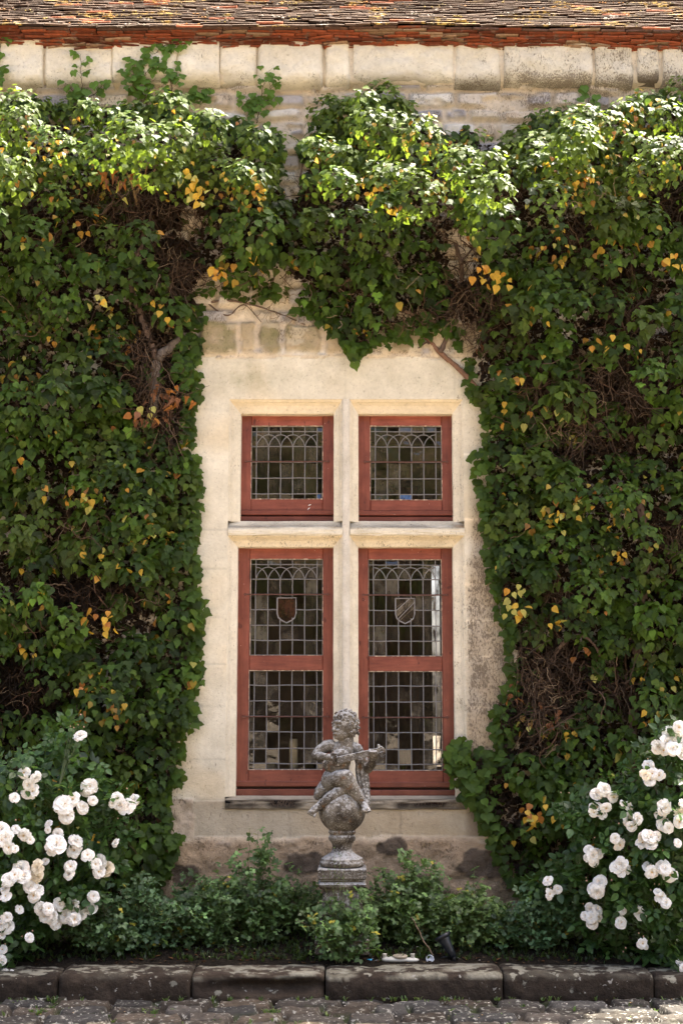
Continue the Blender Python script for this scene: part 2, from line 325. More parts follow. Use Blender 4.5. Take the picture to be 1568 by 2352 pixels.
# kerb stones
ku = [-330, 133, 439, 746, 1156, 1502, 1900]
klab = ["dark stone edging block cut off by the left edge of the photo", "dark edging block below the white roses, with one round lichen disc on its face",
        "long dark edging block with a hollow under its lip, left of the statue", "edging block right of the statue, pale lichen crust on top, plastic fittings behind it",
        "dark edging block right of the black spotlight, lightly speckled with lichen", "dark cracked edging block at the right end of the row"]
for i in range(6):
    x0 = at(ku[i], 2270, -.98)[0] + .004; x1 = at(ku[i + 1], 2270, -.98)[0] - .004
    r = np.random.default_rng(60 + i); n = max(8, int((x1 - x0) / .012)); ring = []
    prof = [(-.98, -.04), (-.985, .02), (-.985, .07), (-.982, .104), (-.972, .117), (-.95, .122), (-.86, .127), (-.78, .127), (-.70, .122), (-.67, .10), (-.665, .02), (-.665, -.04)]
    fine = []
    for a, b in zip(prof[:-1], prof[1:]):
        m_ = max(1, int(math.dist(a, b) / .014))
        for q in range(m_): fine.append((a[0] + (b[0] - a[0]) * q / m_, a[1] + (b[1] - a[1]) * q / m_))
    fine.append(prof[-1]); fine = np.array(fine); s_ = np.cumsum(np.r_[0, np.hypot(*np.diff(fine, axis=0).T)])
    xx = np.linspace(x0, x1, n); XX, SS = np.meshgrid(xx, s_, indexing='ij')
    nz = (fbm(XX * 7, SS * 7, 5, 30 + i) - .5) * .04 + (fbm(XX * 26, SS * 26, 3, 40 + i) - .5) * .010
    e = np.minimum(XX - x0, x1 - XX); pinch = np.exp(-(e / .008) ** 1.2) * .011
    Yc = fine[None, :, 0] + nz * .8 + pinch * np.sign(-.82 - fine[None, :, 0]); Zc = fine[None, :, 1] + nz * .5 - pinch * .7 * (fine[None, :, 1] > .06)
    if i == 2:
        hol = np.exp(-((XX - x0 - .42) / .28) ** 2) * np.exp(-((fine[None, :, 1] - .062) / .03) ** 2) * (fine[None, :, 0] < -.9); Yc = Yc + hol * .07
    Zc += (r.uniform(-.006, .006)) + (XX - x0) * r.uniform(-.008, .008)
    k = B(); base = np.array([.050, .037, .026]) * r.uniform(.8, 1.15); colr = np.where((Zc > .095)[..., None], base * 1.0 * (.75 if i not in (2, 3) else 1.0), base); lt = sstep(.44, .60, fbm(XX * 9, SS * 22, 5, 70 + i)) * (Zc > .100) * (1 if i in (2, 3) else .25); colr = colr * (1 - lt[..., None]) + lt[..., None] * np.array([.21, .20, .155])
    k.grid(np.stack([XX, Yc, Zc], -1), colr, flip=True)
    m = len(fine)
    for a, rev in ((0, False), (n - 1, True)):
        f = list(range(a * m, a * m + m)); k.f.append((np.array([f[::-1] if rev else f]), 0))
    o = k.build("kerb_stone", M_KERB, smooth=True); tag(o, klab[i], "kerb stone", "stone edging blocks along the flower bed")

# ================================================================ HOUSE
house = thing("stone_house", "old cream limestone house with red tiled roof and a red four-light mullioned window", "house")
def XZ(u, v, Y=0): p = at(u, v, Y); return p[0], p[2]
Xc = lambda u, v=1400: at(u, v, 0)[0]; Zc_ = lambda v: at(784, v, 0)[2]
Ztop = Zc_(112); step = .0105
xs = np.arange(-3.2, 3.2, step); zs = np.arange(-.05, Ztop + .01, step)
# snap grid lines to the hole edges
SF = -.022   # dressed stone face
HX0, HX1 = Xc(522, 1400), Xc(1067, 1400); HZ0, HZ1 = Zc_(1858), Zc_(919)
xs = np.sort(np.concatenate([xs[(abs(xs - HX0) > step * .6) & (abs(xs - HX1) > step * .6)], [HX0, HX1]]))
zs = np.sort(np.concatenate([zs[(abs(zs - HZ0) > step * .6) & (abs(zs - HZ1) > step * .6)], [HZ0, HZ1]]))
X, Z = np.meshgrid(xs, zs)
U, Vv = uv_of(np.stack([X, 0 * X, Z], -1))
rows = [-.1]; rr = np.random.default_rng(8)
while rows[-1] < Ztop + .2: rows.append(rows[-1] + rr.uniform(.065, .13))
mk, ids, r_ = blocks(X, Z, rows, .10, .34, 33, .006, .022, .028, 5)
K = ids.max() + 2; pal = np.array([(.66, .57, .44), (.60, .53, .44), (.45, .41, .38), (.62, .50, .36), (.72, .67, .58), (.40, .37, .36)])
scol = pal[r_.integers(0, 6, K)][ids] * r_.uniform(.85, 1.1, K)[ids][..., None]
mort = np.array([.70, .59, .44]) * (.85 + .3 * fbm(X * 5, Z * 5, 3, 3))[..., None]
buried = sstep(.58, .70, fbm(X * 4, Z * 6, 4, 12))           # mortar smeared over the stones
m2 = mk * (1 - buried * .9)
H = m2 * (.032 + .028 * r_.random(K)[ids]) + .022 * fbm(X * 12, Z * 12, 5, 20) + .007 * fbm(X * 40, Z * 40, 3, 22)
C = scol * m2[..., None] + mort * (1 - m2[..., None])
stain = .38 + .35 * m2 * r_.random(K)[ids]; coarse = .9 - .25 * m2; mossy = np.zeros_like(X)
# lower footing: brown render with dark stones showing
low = sstep(1905, 1945, Vv + (fbm(X * 5, Z * 5, 3, 50) - .5) * 46); lowr = fbm(X * 3.2, Z * 4.5, 4, 61)
lc = np.array([.42, .31, .205]) * (.8 + .45 * fbm(X * 9, Z * 9, 4, 51))[..., None]
C = C * (1 - low[..., None]) + lc * low[..., None]; H = H * (1 - low) + low * (.008 + .055 * fbm(X * 8, Z * 8, 5, 52) + .014 * fbm(X * 40, Z * 40, 3, 53))
for (cu, cv, ru, rv) in ((1110, 1985, 66, 38), (700, 1980, 44, 32), (895, 1945, 42, 22), (960, 2035, 50, 26), (600, 2060, 60, 30), (430, 2010, 40, 26)):
    wv = (fbm(X * 11, Z * 11, 5, 55) - .5) * .95; q = 1 - sstep(.86, .98, ((abs(U - cu) / ru) ** 3 + (abs(Vv - cv) / rv) ** 3) ** (1 / 3) + wv)
    C = C * (1 - q[..., None]) + q[..., None] * np.array([.13, .098, .072]) * (.6 + .8 * fbm(X * 22, Z * 22, 4, 58))[..., None]; H = H * (1 - q) + q * (.030 + .035 * fbm(X * 18, Z * 18, 5, 57))
q = sstep(1826, 1838, Vv + (fbm(X * 8, Z * 8, 3, 63) - .5) * 14) * (1 - low) * ((U < 470) | (U > 1120)); q = np.where(U > 1120, q * (Vv < 1960), q); C = C * (1 - q[..., None]) + q[..., None] * np.array([.50, .41, .31]) * (.85 + .3 * fbm(X * 12, Z * 12, 4, 64))[..., None]; H = H * (1 - q) + q * (.004 + .034 * fbm(X * 11, Z * 11, 5, 65) + .012 * fbm(X * 38, Z * 38, 3, 66))
# course of mossy stones over the lintel
band = sstep(744, 752, Vv + (fbm(X * 7, Z * 7, 3, 71) - .5) * 24) * (1 - sstep(816, 822, Vv)) * (U > 380) * (U < 1190)
ed = np.array([360, 458, 548, 596, 652, 742, 855, 975, 1040, 1200]); Uw = U + (fbm(X * 9, Z * 9, 3, 73) - .5) * 22
j = np.clip(np.searchsorted(ed, Uw) - 1, 0, len(ed) - 2); dj = np.minimum(Uw - ed[j], ed[j + 1] - Uw); sj = sstep(4, 12, dj) * sstep(818, 802, Vv + (fbm(X * 8, Z * 8, 3, 74) - .5) * 18)
mosl = np.array([.6, .75, 0.25, .9, .55, .15, .45, 0, .2])[j]; light = np.array([1, 1, 1.25, .9, 1.1, 1.1, .8, 1.2, 1])[j]
bc = np.array([.42, .33, .215])[None, None] * light[..., None]
patch = sstep(.55, .6, fbm(X * 10, Z * 10, 4, 75)); bc = bc * (1 - patch[..., None] * .8) + patch[..., None] * .8 * np.array([.55, .47, .34])
q = band * sj; C = C * (1 - q[..., None]) + bc * q[..., None]; H = H * (1 - band) + band * (.012 + sj * .026 + .02 * fbm(X * 15, Z * 15, 4, 76)); mossy = q * mosl * (1 - patch * .8)
# dressed surround
le = 440 - sstep(880, 960, Vv) * 16 - sstep(1650, 1840, Vv) * 45 + (fbm(X * 5, Z * 5, 3, 80) - .5) * 16
re = 1136 + sstep(1200, 1400, Vv) * 40 + (fbm(X * 5, Z * 5, 3, 81) - .5) * 20
re = np.where(Vv < 900, 1120 + (fbm(X * 5, Z * 5, 3, 81) - .5) * 20, re)
le2 = 445 + (fbm(X * 6, Z * 6, 3, 82) - .5) * 10; le = np.where(Vv > 1836, le2, le); re = np.where(Vv > 1836, 1148 - (Vv > 1900) * 30, re)
dr = (Vv > 823 + (fbm(X * 9, Z * 2, 3, 83) - .5) * 7) & (Vv < 1922 + (fbm(X * 6, Z * 3, 3, 84) - .5) * 14) & (U > le) & (U < re)
hp = -SF + (fbm(X * 4, Z * 4, 3, 85) - .5) * .003; cc = np.array([.72, .652, .515])[None, None] * (.94 + .12 * fbm(X * 2.5, Z * 5, 4, 86))[..., None]
warm = sstep(.45, .7, fbm(X * 2, Z * 3, 3, 87))[..., None]; cc = cc * (1 - warm * .5) + warm * .5 * np.array([.72, .57, .36])
def groove(d, wd=1.6): return np.exp(-(d / wd) ** 2)
gr = np.zeros_like(X); grr = np.zeros_like(X); wob = (fbm(X * 6, Z * 6, 3, 88) - .5) * 5
for v0 in (943, 1058, 1217, 1308, 1420, 1525, 1622, 1743): gr = np.maximum(gr, groove(Vv - v0 - wob) * (U < 527))
for v0 in (1045, 1195, 1342, 1425, 1508, 1627, 1730): grr = np.maximum(grr, groove(Vv - v0 - wob, 2.6) * (U > 1060))
gr = np.maximum(gr, groove(Vv - 1836 - wob, 2.2) * (U < 540) + groove(Vv - 1836 - wob, 2.0) * (U > 1060))
gr = np.maximum(gr, .35 * groove(U - 793 - wob, 1.5) * (Vv < 925)); gr = np.maximum(gr, .5 * groove(U - 1043 - wob) * (Vv < 925))
for u0 in (665, 918): gr = np.maximum(gr, groove(U - u0 - wob, 2.4) * (Vv > 1850))
gr = np.clip(gr, 0, 1); hp = hp - .0025 * gr - .002 * grr; cc = cc * (1 - .20 * gr[..., None]) * (1 + .38 * grr[..., None])
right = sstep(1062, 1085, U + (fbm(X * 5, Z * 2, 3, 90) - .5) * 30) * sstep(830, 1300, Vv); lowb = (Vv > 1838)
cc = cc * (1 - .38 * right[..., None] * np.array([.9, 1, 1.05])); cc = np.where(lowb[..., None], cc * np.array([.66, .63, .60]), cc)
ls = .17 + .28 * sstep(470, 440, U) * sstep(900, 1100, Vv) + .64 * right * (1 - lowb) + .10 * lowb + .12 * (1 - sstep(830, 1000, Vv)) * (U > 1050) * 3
lg = 1.5 * np.exp(-((U - 578) / 50) ** 2 - ((Vv - 868) / 60) ** 4) * fbm(X * 14, Z * 5, 4, 99) + .3 * np.exp(-((Vv - 870) / 40) ** 2)
stain = np.where(dr, ls, stain); coarse = np.where(dr, .30 + .35 * right + .35 * lowb, coarse + .9 * low); mossy = np.where(dr, lg * .5, mossy)
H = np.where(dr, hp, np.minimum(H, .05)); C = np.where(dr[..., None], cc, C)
# top-right: grey rain staining
topr = sstep(900, 1300, U) * sstep(380, 200, Vv); stain = stain + .25 * topr * (~dr)
inner = (X > HX0 - .03) & (X < HX1 + .03) & (Z > HZ0 - .03) & (Z < HZ1 + .03); H = np.where(inner, -SF, H)
keep = ~((X[:-1, :-1] >= HX0 - 1e-6) & (X[1:, 1:] <= HX1 + 1e-6) & (Z[:-1, :-1] >= HZ0 - 1e-6) & (Z[1:, 1:] <= HZ1 + 1e-6))
g = B(); g.grid(np.stack([X, -H, Z], -1), C, aux=np.stack([stain, coarse, mossy], -1), keep=keep)
g.build("wall", M_WALL, house, smooth=True)
# side returns and back of the house body
g = B(); zt = Ztop + .1
for sx in (-3.2, 3.2): g.add([(sx, 0, -.05), (sx, 6, -.05), (sx, 6, zt), (sx, 0, zt)], [(0, 1, 2, 3)], (.5, .42, .3), aux=(.3, .8, 0))
for (a, b, c, d) in ((-3.2, .85, -.05, zt), (1.45, 3.2, -.05, zt), (.85, 1.45, -.05, .9), (.85, 1.45, 3.2, zt)): g.add([(a, 6, c), (b, 6, c), (b, 6, d), (a, 6, d)], [(0, 1, 2, 3)], (.5, .42, .3), aux=(.3, .8, 0))
g.build("rear_wall", M_WALL, house)

# ---- cornice of rounded blocks
g = B(); zc0, zc1 = Zc_(208), Ztop + .02
cj = [-420, -260, -95, 108, 265, 412, 508, 592, 744, 806, 1038, 1148, 1352, 1448, 1508, 1660, 1900]
rr = np.random.default_rng(17)
for i in range(len(cj) - 1):
    x0, x1 = Xc(cj[i], 150), Xc(cj[i + 1], 150); h0 = zc0 + rr.uniform(-.012, .014); dep = rr.uniform(.075, .10); wide = cj[i] in (592, 744, 1038, 1352, 1448); gp = .007 if wide else rr.uniform(.0005, .002)
    n = max(6, int((x1 - x0) / .013)); mseg = 26; tt = np.linspace(0, 1, mseg)
    zz = h0 + (zc1 - h0) * tt; rad = .085 * rr.uniform(.85, 1.2)
    dz = np.clip(1 - (zz - h0) / rad, 0, 1); yy = -.03 - dep * np.sqrt(np.clip(1 - dz ** 2, 0, 1))
    XX, TT = np.meshgrid(np.r_[x0 + gp, np.linspace(x0 + gp, x1 - gp, n), x1 - gp], np.arange(mseg), indexing='ij')
    nz = (fbm(XX * 9, TT * .14, 4, 100 + i) - .5) * .034 + (fbm(XX * 30, TT * .4, 3, 180 + i) - .5) * .008; e = np.minimum(XX - x0 - gp, x1 - gp - XX); pin = np.exp(-(e / .012) ** 1.2)
    YY = yy[TT] + nz + pin * (.026 if wide else .009); YY[0, :] = 0.0; YY[-1, :] = 0.0; Zj = (fbm(XX * 6, TT * 0, 3, 190 + i) - .5) * .022 * (1 - TT / mseg)
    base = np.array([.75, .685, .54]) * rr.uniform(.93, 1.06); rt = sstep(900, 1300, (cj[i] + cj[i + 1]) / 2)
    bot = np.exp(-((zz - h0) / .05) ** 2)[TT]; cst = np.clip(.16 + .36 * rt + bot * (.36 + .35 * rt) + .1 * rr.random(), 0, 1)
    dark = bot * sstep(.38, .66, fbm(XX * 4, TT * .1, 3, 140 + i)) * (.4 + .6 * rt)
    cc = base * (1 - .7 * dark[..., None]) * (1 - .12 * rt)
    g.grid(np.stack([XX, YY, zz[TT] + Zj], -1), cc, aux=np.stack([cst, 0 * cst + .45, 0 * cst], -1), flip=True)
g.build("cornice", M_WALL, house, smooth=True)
g = B(); zz = np.linspace(zc0 + .004, zc1, 24); XX, ZZ = np.meshgrid(np.arange(-3.2, 3.2, .015), zz)
YY = -.022 - .078 * np.sqrt(np.clip(1 - np.clip(1 - (ZZ - zc0) / .085, 0, 1) ** 2, 0, 1)) + .008 - .022 * (fbm(XX * 12, ZZ * 12, 4, 160) - .35)
YY[0] = 0
g.grid(np.stack([XX, YY, ZZ], -1), np.array([.69, .60, .455]), aux=(np.zeros((*XX.shape, 3)) + np.array([.1, .8, 0]))); g.build("cornice_mortar", M_WALL, house, smooth=True)

# ---- corbelled eave of red tiles
g = B(); rr = np.random.default_rng(23); zb = Zc_(114) ; nrow = 7
zbot, ztop_e = at(784, 116, -.08)[2], at(784, 60, -.22)[2]; rh = (ztop_e - zbot) / nrow
sag = lambda x: -.012 * (x - 0) / 2 + .010 * math.sin(x * 1.7 + 1) + .004 * math.sin(x * 5)
for r in range(nrow):
    x = -3.25 - rr.uniform(0, .1); tooth = r in (0, 2)
    while x < 3.2:
        w = rr.uniform(.135, .165); front = -.118 - .0155 * r + rr.uniform(-.006, .006); z = zbot + rh * r + sag(x) + rr.uniform(-.002, .002); th = rh * rr.uniform(.66, .84)
        c = np.array([.28, .070, .026]) * rr.uniform(.4, 1.15); 
        if rr.random() < .16: c = np.array([.36, .22, .12]) * rr.uniform(.6, 1)
        if r == nrow - 1 and rr.random() < .6: c = np.array([.12, .065, .045])
        a = rr.uniform(-.04, .04); yaw = rr.uniform(-.08, .08)
        if tooth or (r in (1, 3) and rr.random() < .4): a = rr.choice([-1, 1]) * rr.uniform(.02, .07); yaw = rr.uniform(.1, .3) * rr.choice([-1, 1])
        M = np.eye(4); M[:3, :3] = (Matrix.Rotation(a, 3, 'Y') @ Matrix.Rotation(yaw, 3, 'Z')); M[:3, 3] = (x + w / 2, front, z)
        # slightly arched tile end
        n = 7; s_ = np.linspace(-.5, .5, n) * w * .99; pk = rr.uniform(-.2, .3) * w; arch = (rh * 1.15 if tooth else .002) * np.clip(1 - abs(s_ - pk) / (w * .62), 0, 1) * rr.uniform(.7, 1.1); th = th * (.62 if tooth else 1)
        Vt = []
        for yv in (0, .22):
            for zz_ in (0, th): Vt += [(s_[q], yv, zz_ + arch[q] * (1 if zz_ else .6)) for q in range(n)]
        Vt = np.array(Vt) @ M[:3, :3].T + M[:3, 3]; F = []
        for q in range(n - 1):
            F += [(q, q + 1, n + q + 1, n + q), (n + q, n + q + 1, 3 * n + q + 1, 3 * n + q), (2 * n + q + 1, 2 * n + q, 3 * n + q, 3 * n + q + 1), (q + 1, q, 2 * n + q, 2 * n + q + 1)]
        F += [(0, n, 3 * n, 2 * n), (n - 1, 3 * n - 1, 4 * n - 1, 2 * n - 1)]
        g.add(Vt, np.array(F), c); x += w + rr.uniform(0, .006)
g.build("eave", M_CORB, house)
g = B(); g.box((-3.2, -.07, zbot - .02), (3.2, .1, ztop_e), (.42, .27, .15)); g.build("eave_bedding", M_CORB, house)

# ---- roof of flat tiles
g = B(); rr = np.random.default_rng(29); sl = R(36.6); gauge = .066
ca, sa = math.cos(sl), math.sin(sl); e0 = np.array([0, -.214, ztop_e - .026])
for r in range(62):
    x = -3.3 - rr.uniform(0, .16); near = r < 14
    wmul = 1 if near else 3
    while x < 3.25:
        w = rr.uniform(.15, .175) * wmul; lift = rr.uniform(0, .006) + .004 * math.sin(x * 2.2 + r * .6); th = rr.uniform(.010, .014)
        d0 = r * gauge + rr.uniform(-.008, .008) + .012 * math.sin(x * 1.3 + r); c = np.array([.066, .038, .024]) * rr.uniform(.5, 1.4)
        if rr.random() < .06: c = np.array([.36, .12, .06])
        L = gauge * 2.4; V = []
        tw = rr.uniform(-.003, .003); n = 4 if near else 2
        for yv in (0, 1):
            for zz_ in (0, 1):
                for q in range(n):
                    sx = q / (n - 1); d = d0 + (L if yv else 0) + (rr.uniform(-.004, .004) if not yv else 0)
                    h = lift + tw * (sx - .5) * 2 + (th * (1 if not yv else .9) if zz_ else 0) + (0.020 if not yv else 0) + (rr.uniform(-.002, .002) if (zz_ and not yv) else 0)
                    V.append((x + sx * w * .985, e0[1] + d * ca - h * sa, e0[2] + d * sa + h * ca + sag(x)))
        F = []
        for q in range(n - 1): F += [(q, q + 1, n + q + 1, n + q), (n + q, n + q + 1, 3 * n + q + 1, 3 * n + q), (q + 1, q, 2 * n + q, 2 * n + q + 1)]
        F += [(0, n, 3 * n, 2 * n), (n - 1, 3 * n - 1, 4 * n - 1, 2 * n - 1)]
        g.add(V, np.array(F), c); x += w + .002
        if near and rr.random() < .30:   # moss and lichen tufts on the tile ends
            mc = [(.42, .32, .10), (.55, .50, .42), (.13, .11, .05), (.5, .25, .08)][rr.integers(4)]
            for q in range(rr.integers(2, 7)):
                px = x - rr.uniform(0, w); s = rr.uniform(.003, .009); d = d0 + rr.uniform(-.003, .03)
                ctr = np.array([px, e0[1] + d * ca - .036 * sa, e0[2] + d * sa + .036 * ca + sag(x)])
                g.add(ctr + s * np.array([(1.3, 0, 0), (-1.3, 0, 0), (0, 1, 0), (0, -1, 0), (0, 0, .8), (0, 0, -.8)]), np.array([(0, 2, 4), (2, 1, 4), (1, 3, 4), (3, 0, 4), (2, 0, 5), (1, 2, 5), (3, 1, 5), (0, 3, 5)]), mc)
g.build("roof", M_ROOF, house)
g = B(); Lr = 62 * gauge; g.add([(-3.25, e0[1] + .05, e0[2] - .03), (3.25, e0[1] + .05, e0[2] - .03), (3.25, e0[1] + Lr * ca, e0[2] + Lr * sa - .02), (-3.25, e0[1] + Lr * ca, e0[2] + Lr * sa - .02),
    (3.25, 8, e0[2]), (-3.25, 8, e0[2])], [(0, 1, 2, 3), (3, 2, 4, 5), (0, 3, 5), (1, 4, 2)], (.1, .06, .04)); g.build("roof_deck", M_ROOF, house)
# ================================================================ WINDOW SURROUND (mullion, transom, mouldings, sills)
REV = .085                     # depth of the red frames behind the wall plane
op = {  # inner opening corners in the photo (at the frame plane): u left, u right, v top, v bottom
 'UL': (552, 766, 949, 1197), 'UR': (823, 1040, 949, 1198), 'LL': (543, 765, 1256, 1830), 'LR': (823, 1043, 1256, 1831)}
def rect(k):
    a, b, t, d = op[k]; vm = (t + d) / 2
    return at(a, vm, 0)[0], at(b, vm, 0)[0], at(784, d, 0)[2], at(784, t, .0)[2]
sc = np.array([.72, .648, .505])
g = B()
xm = (rect('UL')[1] + rect('UR')[0]) / 2
lintel = np.array([.70, .60, .44])
def sweep_frame(g, x0, x1, z0, z1, ox0, ox1, oz1, sill):
    """cavetto moulding round three sides: outer rectangle on the stone face, inner one at the opening"""
    prof = [(0, SF), (0, SF + .006), (.10, SF + .009), (.16, SF + .012), (.24, SF + .022), (.42, SF + .034), (.68, SF + .042), (.92, SF + .046), (1.0, SF + .050), (1.0, REV + .04)]
    n = len(prof); pts = []
    def ring(t, y):
        return [(ox0 + (x0 - ox0) * t, y, z0 - sill), (ox0 + (x0 - ox0) * t, y, oz1 + (z1 - oz1) * t), (ox1 + (x1 - ox1) * t, y, oz1 + (z1 - oz1) * t), (ox1 + (x1 - ox1) * t, y, z0 - sill)]
    R_ = np.array([ring(*p) for p in prof])
    for s in range(3):
        m = max(4, int(np.linalg.norm(R_[0, s + 1] - R_[0, s]) / .02)); tt = np.linspace(0, 1, m)
        V = R_[:, s][:, None] * (1 - tt)[None, :, None] + R_[:, s + 1][:, None] * tt[None, :, None]
        V = V + (fbm(V[..., 0] * 14, V[..., 2] * 14, 3, 200) - .5)[..., None] * np.array([.003, .0, .003]) * (np.arange(n) > 0)[:, None, None]
        c = sc * (.94 + .14 * fbm(V[..., 0] * 5, V[..., 2] * 5, 3, 201))[..., None]
        if s == 1: c = c * np.array([1.04, .97, .86])
        st_ = .25 + .22 * (s == 1) * (z1 < 2.6) + .2 * (s == 2) * (x0 > 0)
        g.grid(V, c, aux=np.zeros((*V.shape[:2], 3)) + np.array([st_, .28, 0]))
uL, uR, lL, lR = rect('UL'), rect('UR'), rect('LL'), rect('LR')
zt = at(784, 1197, 0)[2]; zl = at(784, 1256, 0)[2]
mw = Xc(803, 1080) - Xc(785, 1080)      # narrow flat band down the middle of the mullion
mx0, mx1 = Xc(785.5, 1200), Xc(803, 1200)
sweep_frame(g, uL[0], uL[1], uL[2], uL[3], HX0, mx0, HZ1, 0)
sweep_frame(g, uR[0], uR[1], uR[2], uR[3], mx1, HX1, HZ1, 0)
zlo = Zc_(1231)
sweep_frame(g, lL[0], lL[1], lL[2], lL[3], HX0, mx0, zlo, 0)
sweep_frame(g, lR[0], lR[1], lR[2], lR[3], mx1, HX1, zlo, 0)
# bead down the mullion
zz = np.linspace(HZ0, HZ1, 120); an = np.linspace(0, math.pi, 7)
V = np.stack([np.stack([mx0 + (mx1 - mx0) * (1 - math.cos(a)) / 2 + 0 * zz, SF - .010 * math.sin(a) + 0 * zz, zz], -1) for a in an], 1)
V += (fbm(V[..., 2] * 12, V[..., 0] * 9, 3, 210) - .5)[..., None] * np.array([.003, .003, 0]); 
cm = np.array([.64, .585, .49]) * (.9 + .18 * fbm(V[..., 2] * 6, V[..., 0] * 6, 3, 211))[..., None]
g.grid(V, cm, aux=np.zeros((*V.shape[:2], 3)) + np.array([.1, .3, 0]))
# transom: sloping weathered top, rounded nose, small fillet
def sill(g, x0, x1, z_in, z_out, z_bot, proj, dirt, seed, col=sc, dirtcol=(.10, .09, .075)):
    prof = [(REV + .03, z_in + .012), (.03, z_in + .004), (SF + .02, z_in - (z_in - z_out) * .5), (SF - proj * .5, z_out + (z_in - z_out) * .18), (SF - proj * .85, z_out), (SF - proj, z_out - .010), (SF - proj, z_out - .022),
            (SF - proj * .8, z_bot + .008), (SF - proj * .35, z_bot), (SF + .01, z_bot)]
    fine = []
    for a, b in zip(prof[:-1], prof[1:]):
        for q in range(4): fine.append((a[0] + (b[0] - a[0]) * q / 4, a[1] + (b[1] - a[1]) * q / 4))
    fine.append(prof[-1]); fine = np.array(fine); xx = np.arange(x0, x1 + .006, .012); XX, J = np.meshgrid(xx, np.arange(len(fine)), indexing='ij')
    nz = (fbm(XX * 13, J * .3, 4, seed) - .5) * .010
    V = np.stack([XX, fine[J][..., 0] + nz, fine[J][..., 1] + nz * .5], -1)
    d = np.exp(-((J - dirt[0]) / dirt[1]) ** 2) * np.clip(fbm(XX * 7, J * .15, 4, seed + 1) * 2.8 - .42, 0, 1) * dirt[2]
    rust = np.exp(-((J - dirt[0]) / 3.0) ** 2) * sstep(.52, .66, fbm(XX * 2.4 + 3, J * .02, 3, seed + 2)) * .8 * dirt[3]
    c = np.array(col) * (.92 + .16 * fbm(XX * 6, J * .4, 3, seed + 3))[..., None]
    c = c * (1 - d[..., None]) + d[..., None] * np.array(dirtcol); c = c * (1 - rust[..., None]) + rust[..., None] * np.array([.34, .20, .08])
    g.grid(V, c, aux=np.stack([.3 + .4 * d, .3 + 0 * d, 0 * d], -1), flip=True)
    for e, rv in ((0, False), (len(xx) - 1, True)):
        m = len(fine); f = list(range(g.n - len(xx) * m + e * m, g.n - len(xx) * m + e * m + m)); g.f.append((np.array([f[::-1] if not rv else f]), 0))
zo = Zc_(1217)
sill(g, HX0 + .002, mx0 - .001, zt, zo, zlo, .011, (10, 4.5, .55, 1), 220)
sill(g, mx1 + .001, HX1 - .002, zt, zo, zlo, .011, (10, 4.5, .55, 1), 225)
g.box((HX0, SF + .004, zlo - .012), (mx0 - .002, REV + .1, zt + .002), sc * .97, aux=(.1, .2, 0)) if False else None
# bottom sill, dark with lichen
zs0, zs1 = Zc_(1831), Zc_(1859)
sill(g, Xc(518, 1845), Xc(1067, 1845), zs0 - .002, zs0 - .012, zs1, .016, (22, 10, 1.15, .1), 230, col=np.array([.42, .365, .28]), dirtcol=(.035, .03, .025))
# hidden core behind the mouldings
g.box((uL[1] + .004, SF + .06, HZ0), (uR[0] - .004, REV + .1, HZ1), sc, aux=(.1, .2, 0))
g.box((HX0 - .01, SF + .06, zl + .004), (HX1 + .01, REV + .1, zt - .006), sc * .9, aux=(.1, .2, 0))
g.build("window_surround", M_WALL, house, smooth=False)

# ================================================================ FOUR RED CASEMENTS
def F_(u, v): p = at(u, v, REV); return p[0], p[2]
red = np.array([.195, .052, .030])
lead = (.19, .175, .165)
def leadbar(g, p, q, r=.0036): g.box((-.5, 0, 0), (.5, 0, 0)) if False else g.tube([(p[0], REV + .018, p[1]), (q[0], REV + .018, q[1])], r, 4, lead, cap=False)
def frame_part(g, x0, x1, z0, z1, y0, y1, vert, seed, mul=1.0):
    """one timber with slightly eased edges and a grain direction"""
    c = red * mul * np.random.default_rng(seed).uniform(.92, 1.06); e = .004
    V = []
    for (y, k) in ((y1, 0), (y0 + e, 0), (y0, e)):
        V += [(x0 + k, y, z0 + k), (x1 - k, y, z0 + k), (x1 - k, y, z1 - k), (x0 + k, y, z1 - k)]
    F = [(8, 9, 10, 11)]
    for b in (0, 4):
        for q in range(4): F.append((b + q, b + (q + 1) % 4, b + 4 + (q + 1) % 4, b + 4 + q))
    g.add(V, np.array(F), c, aux=(1.0 if vert else 0.0, 0, 0))
bays = []
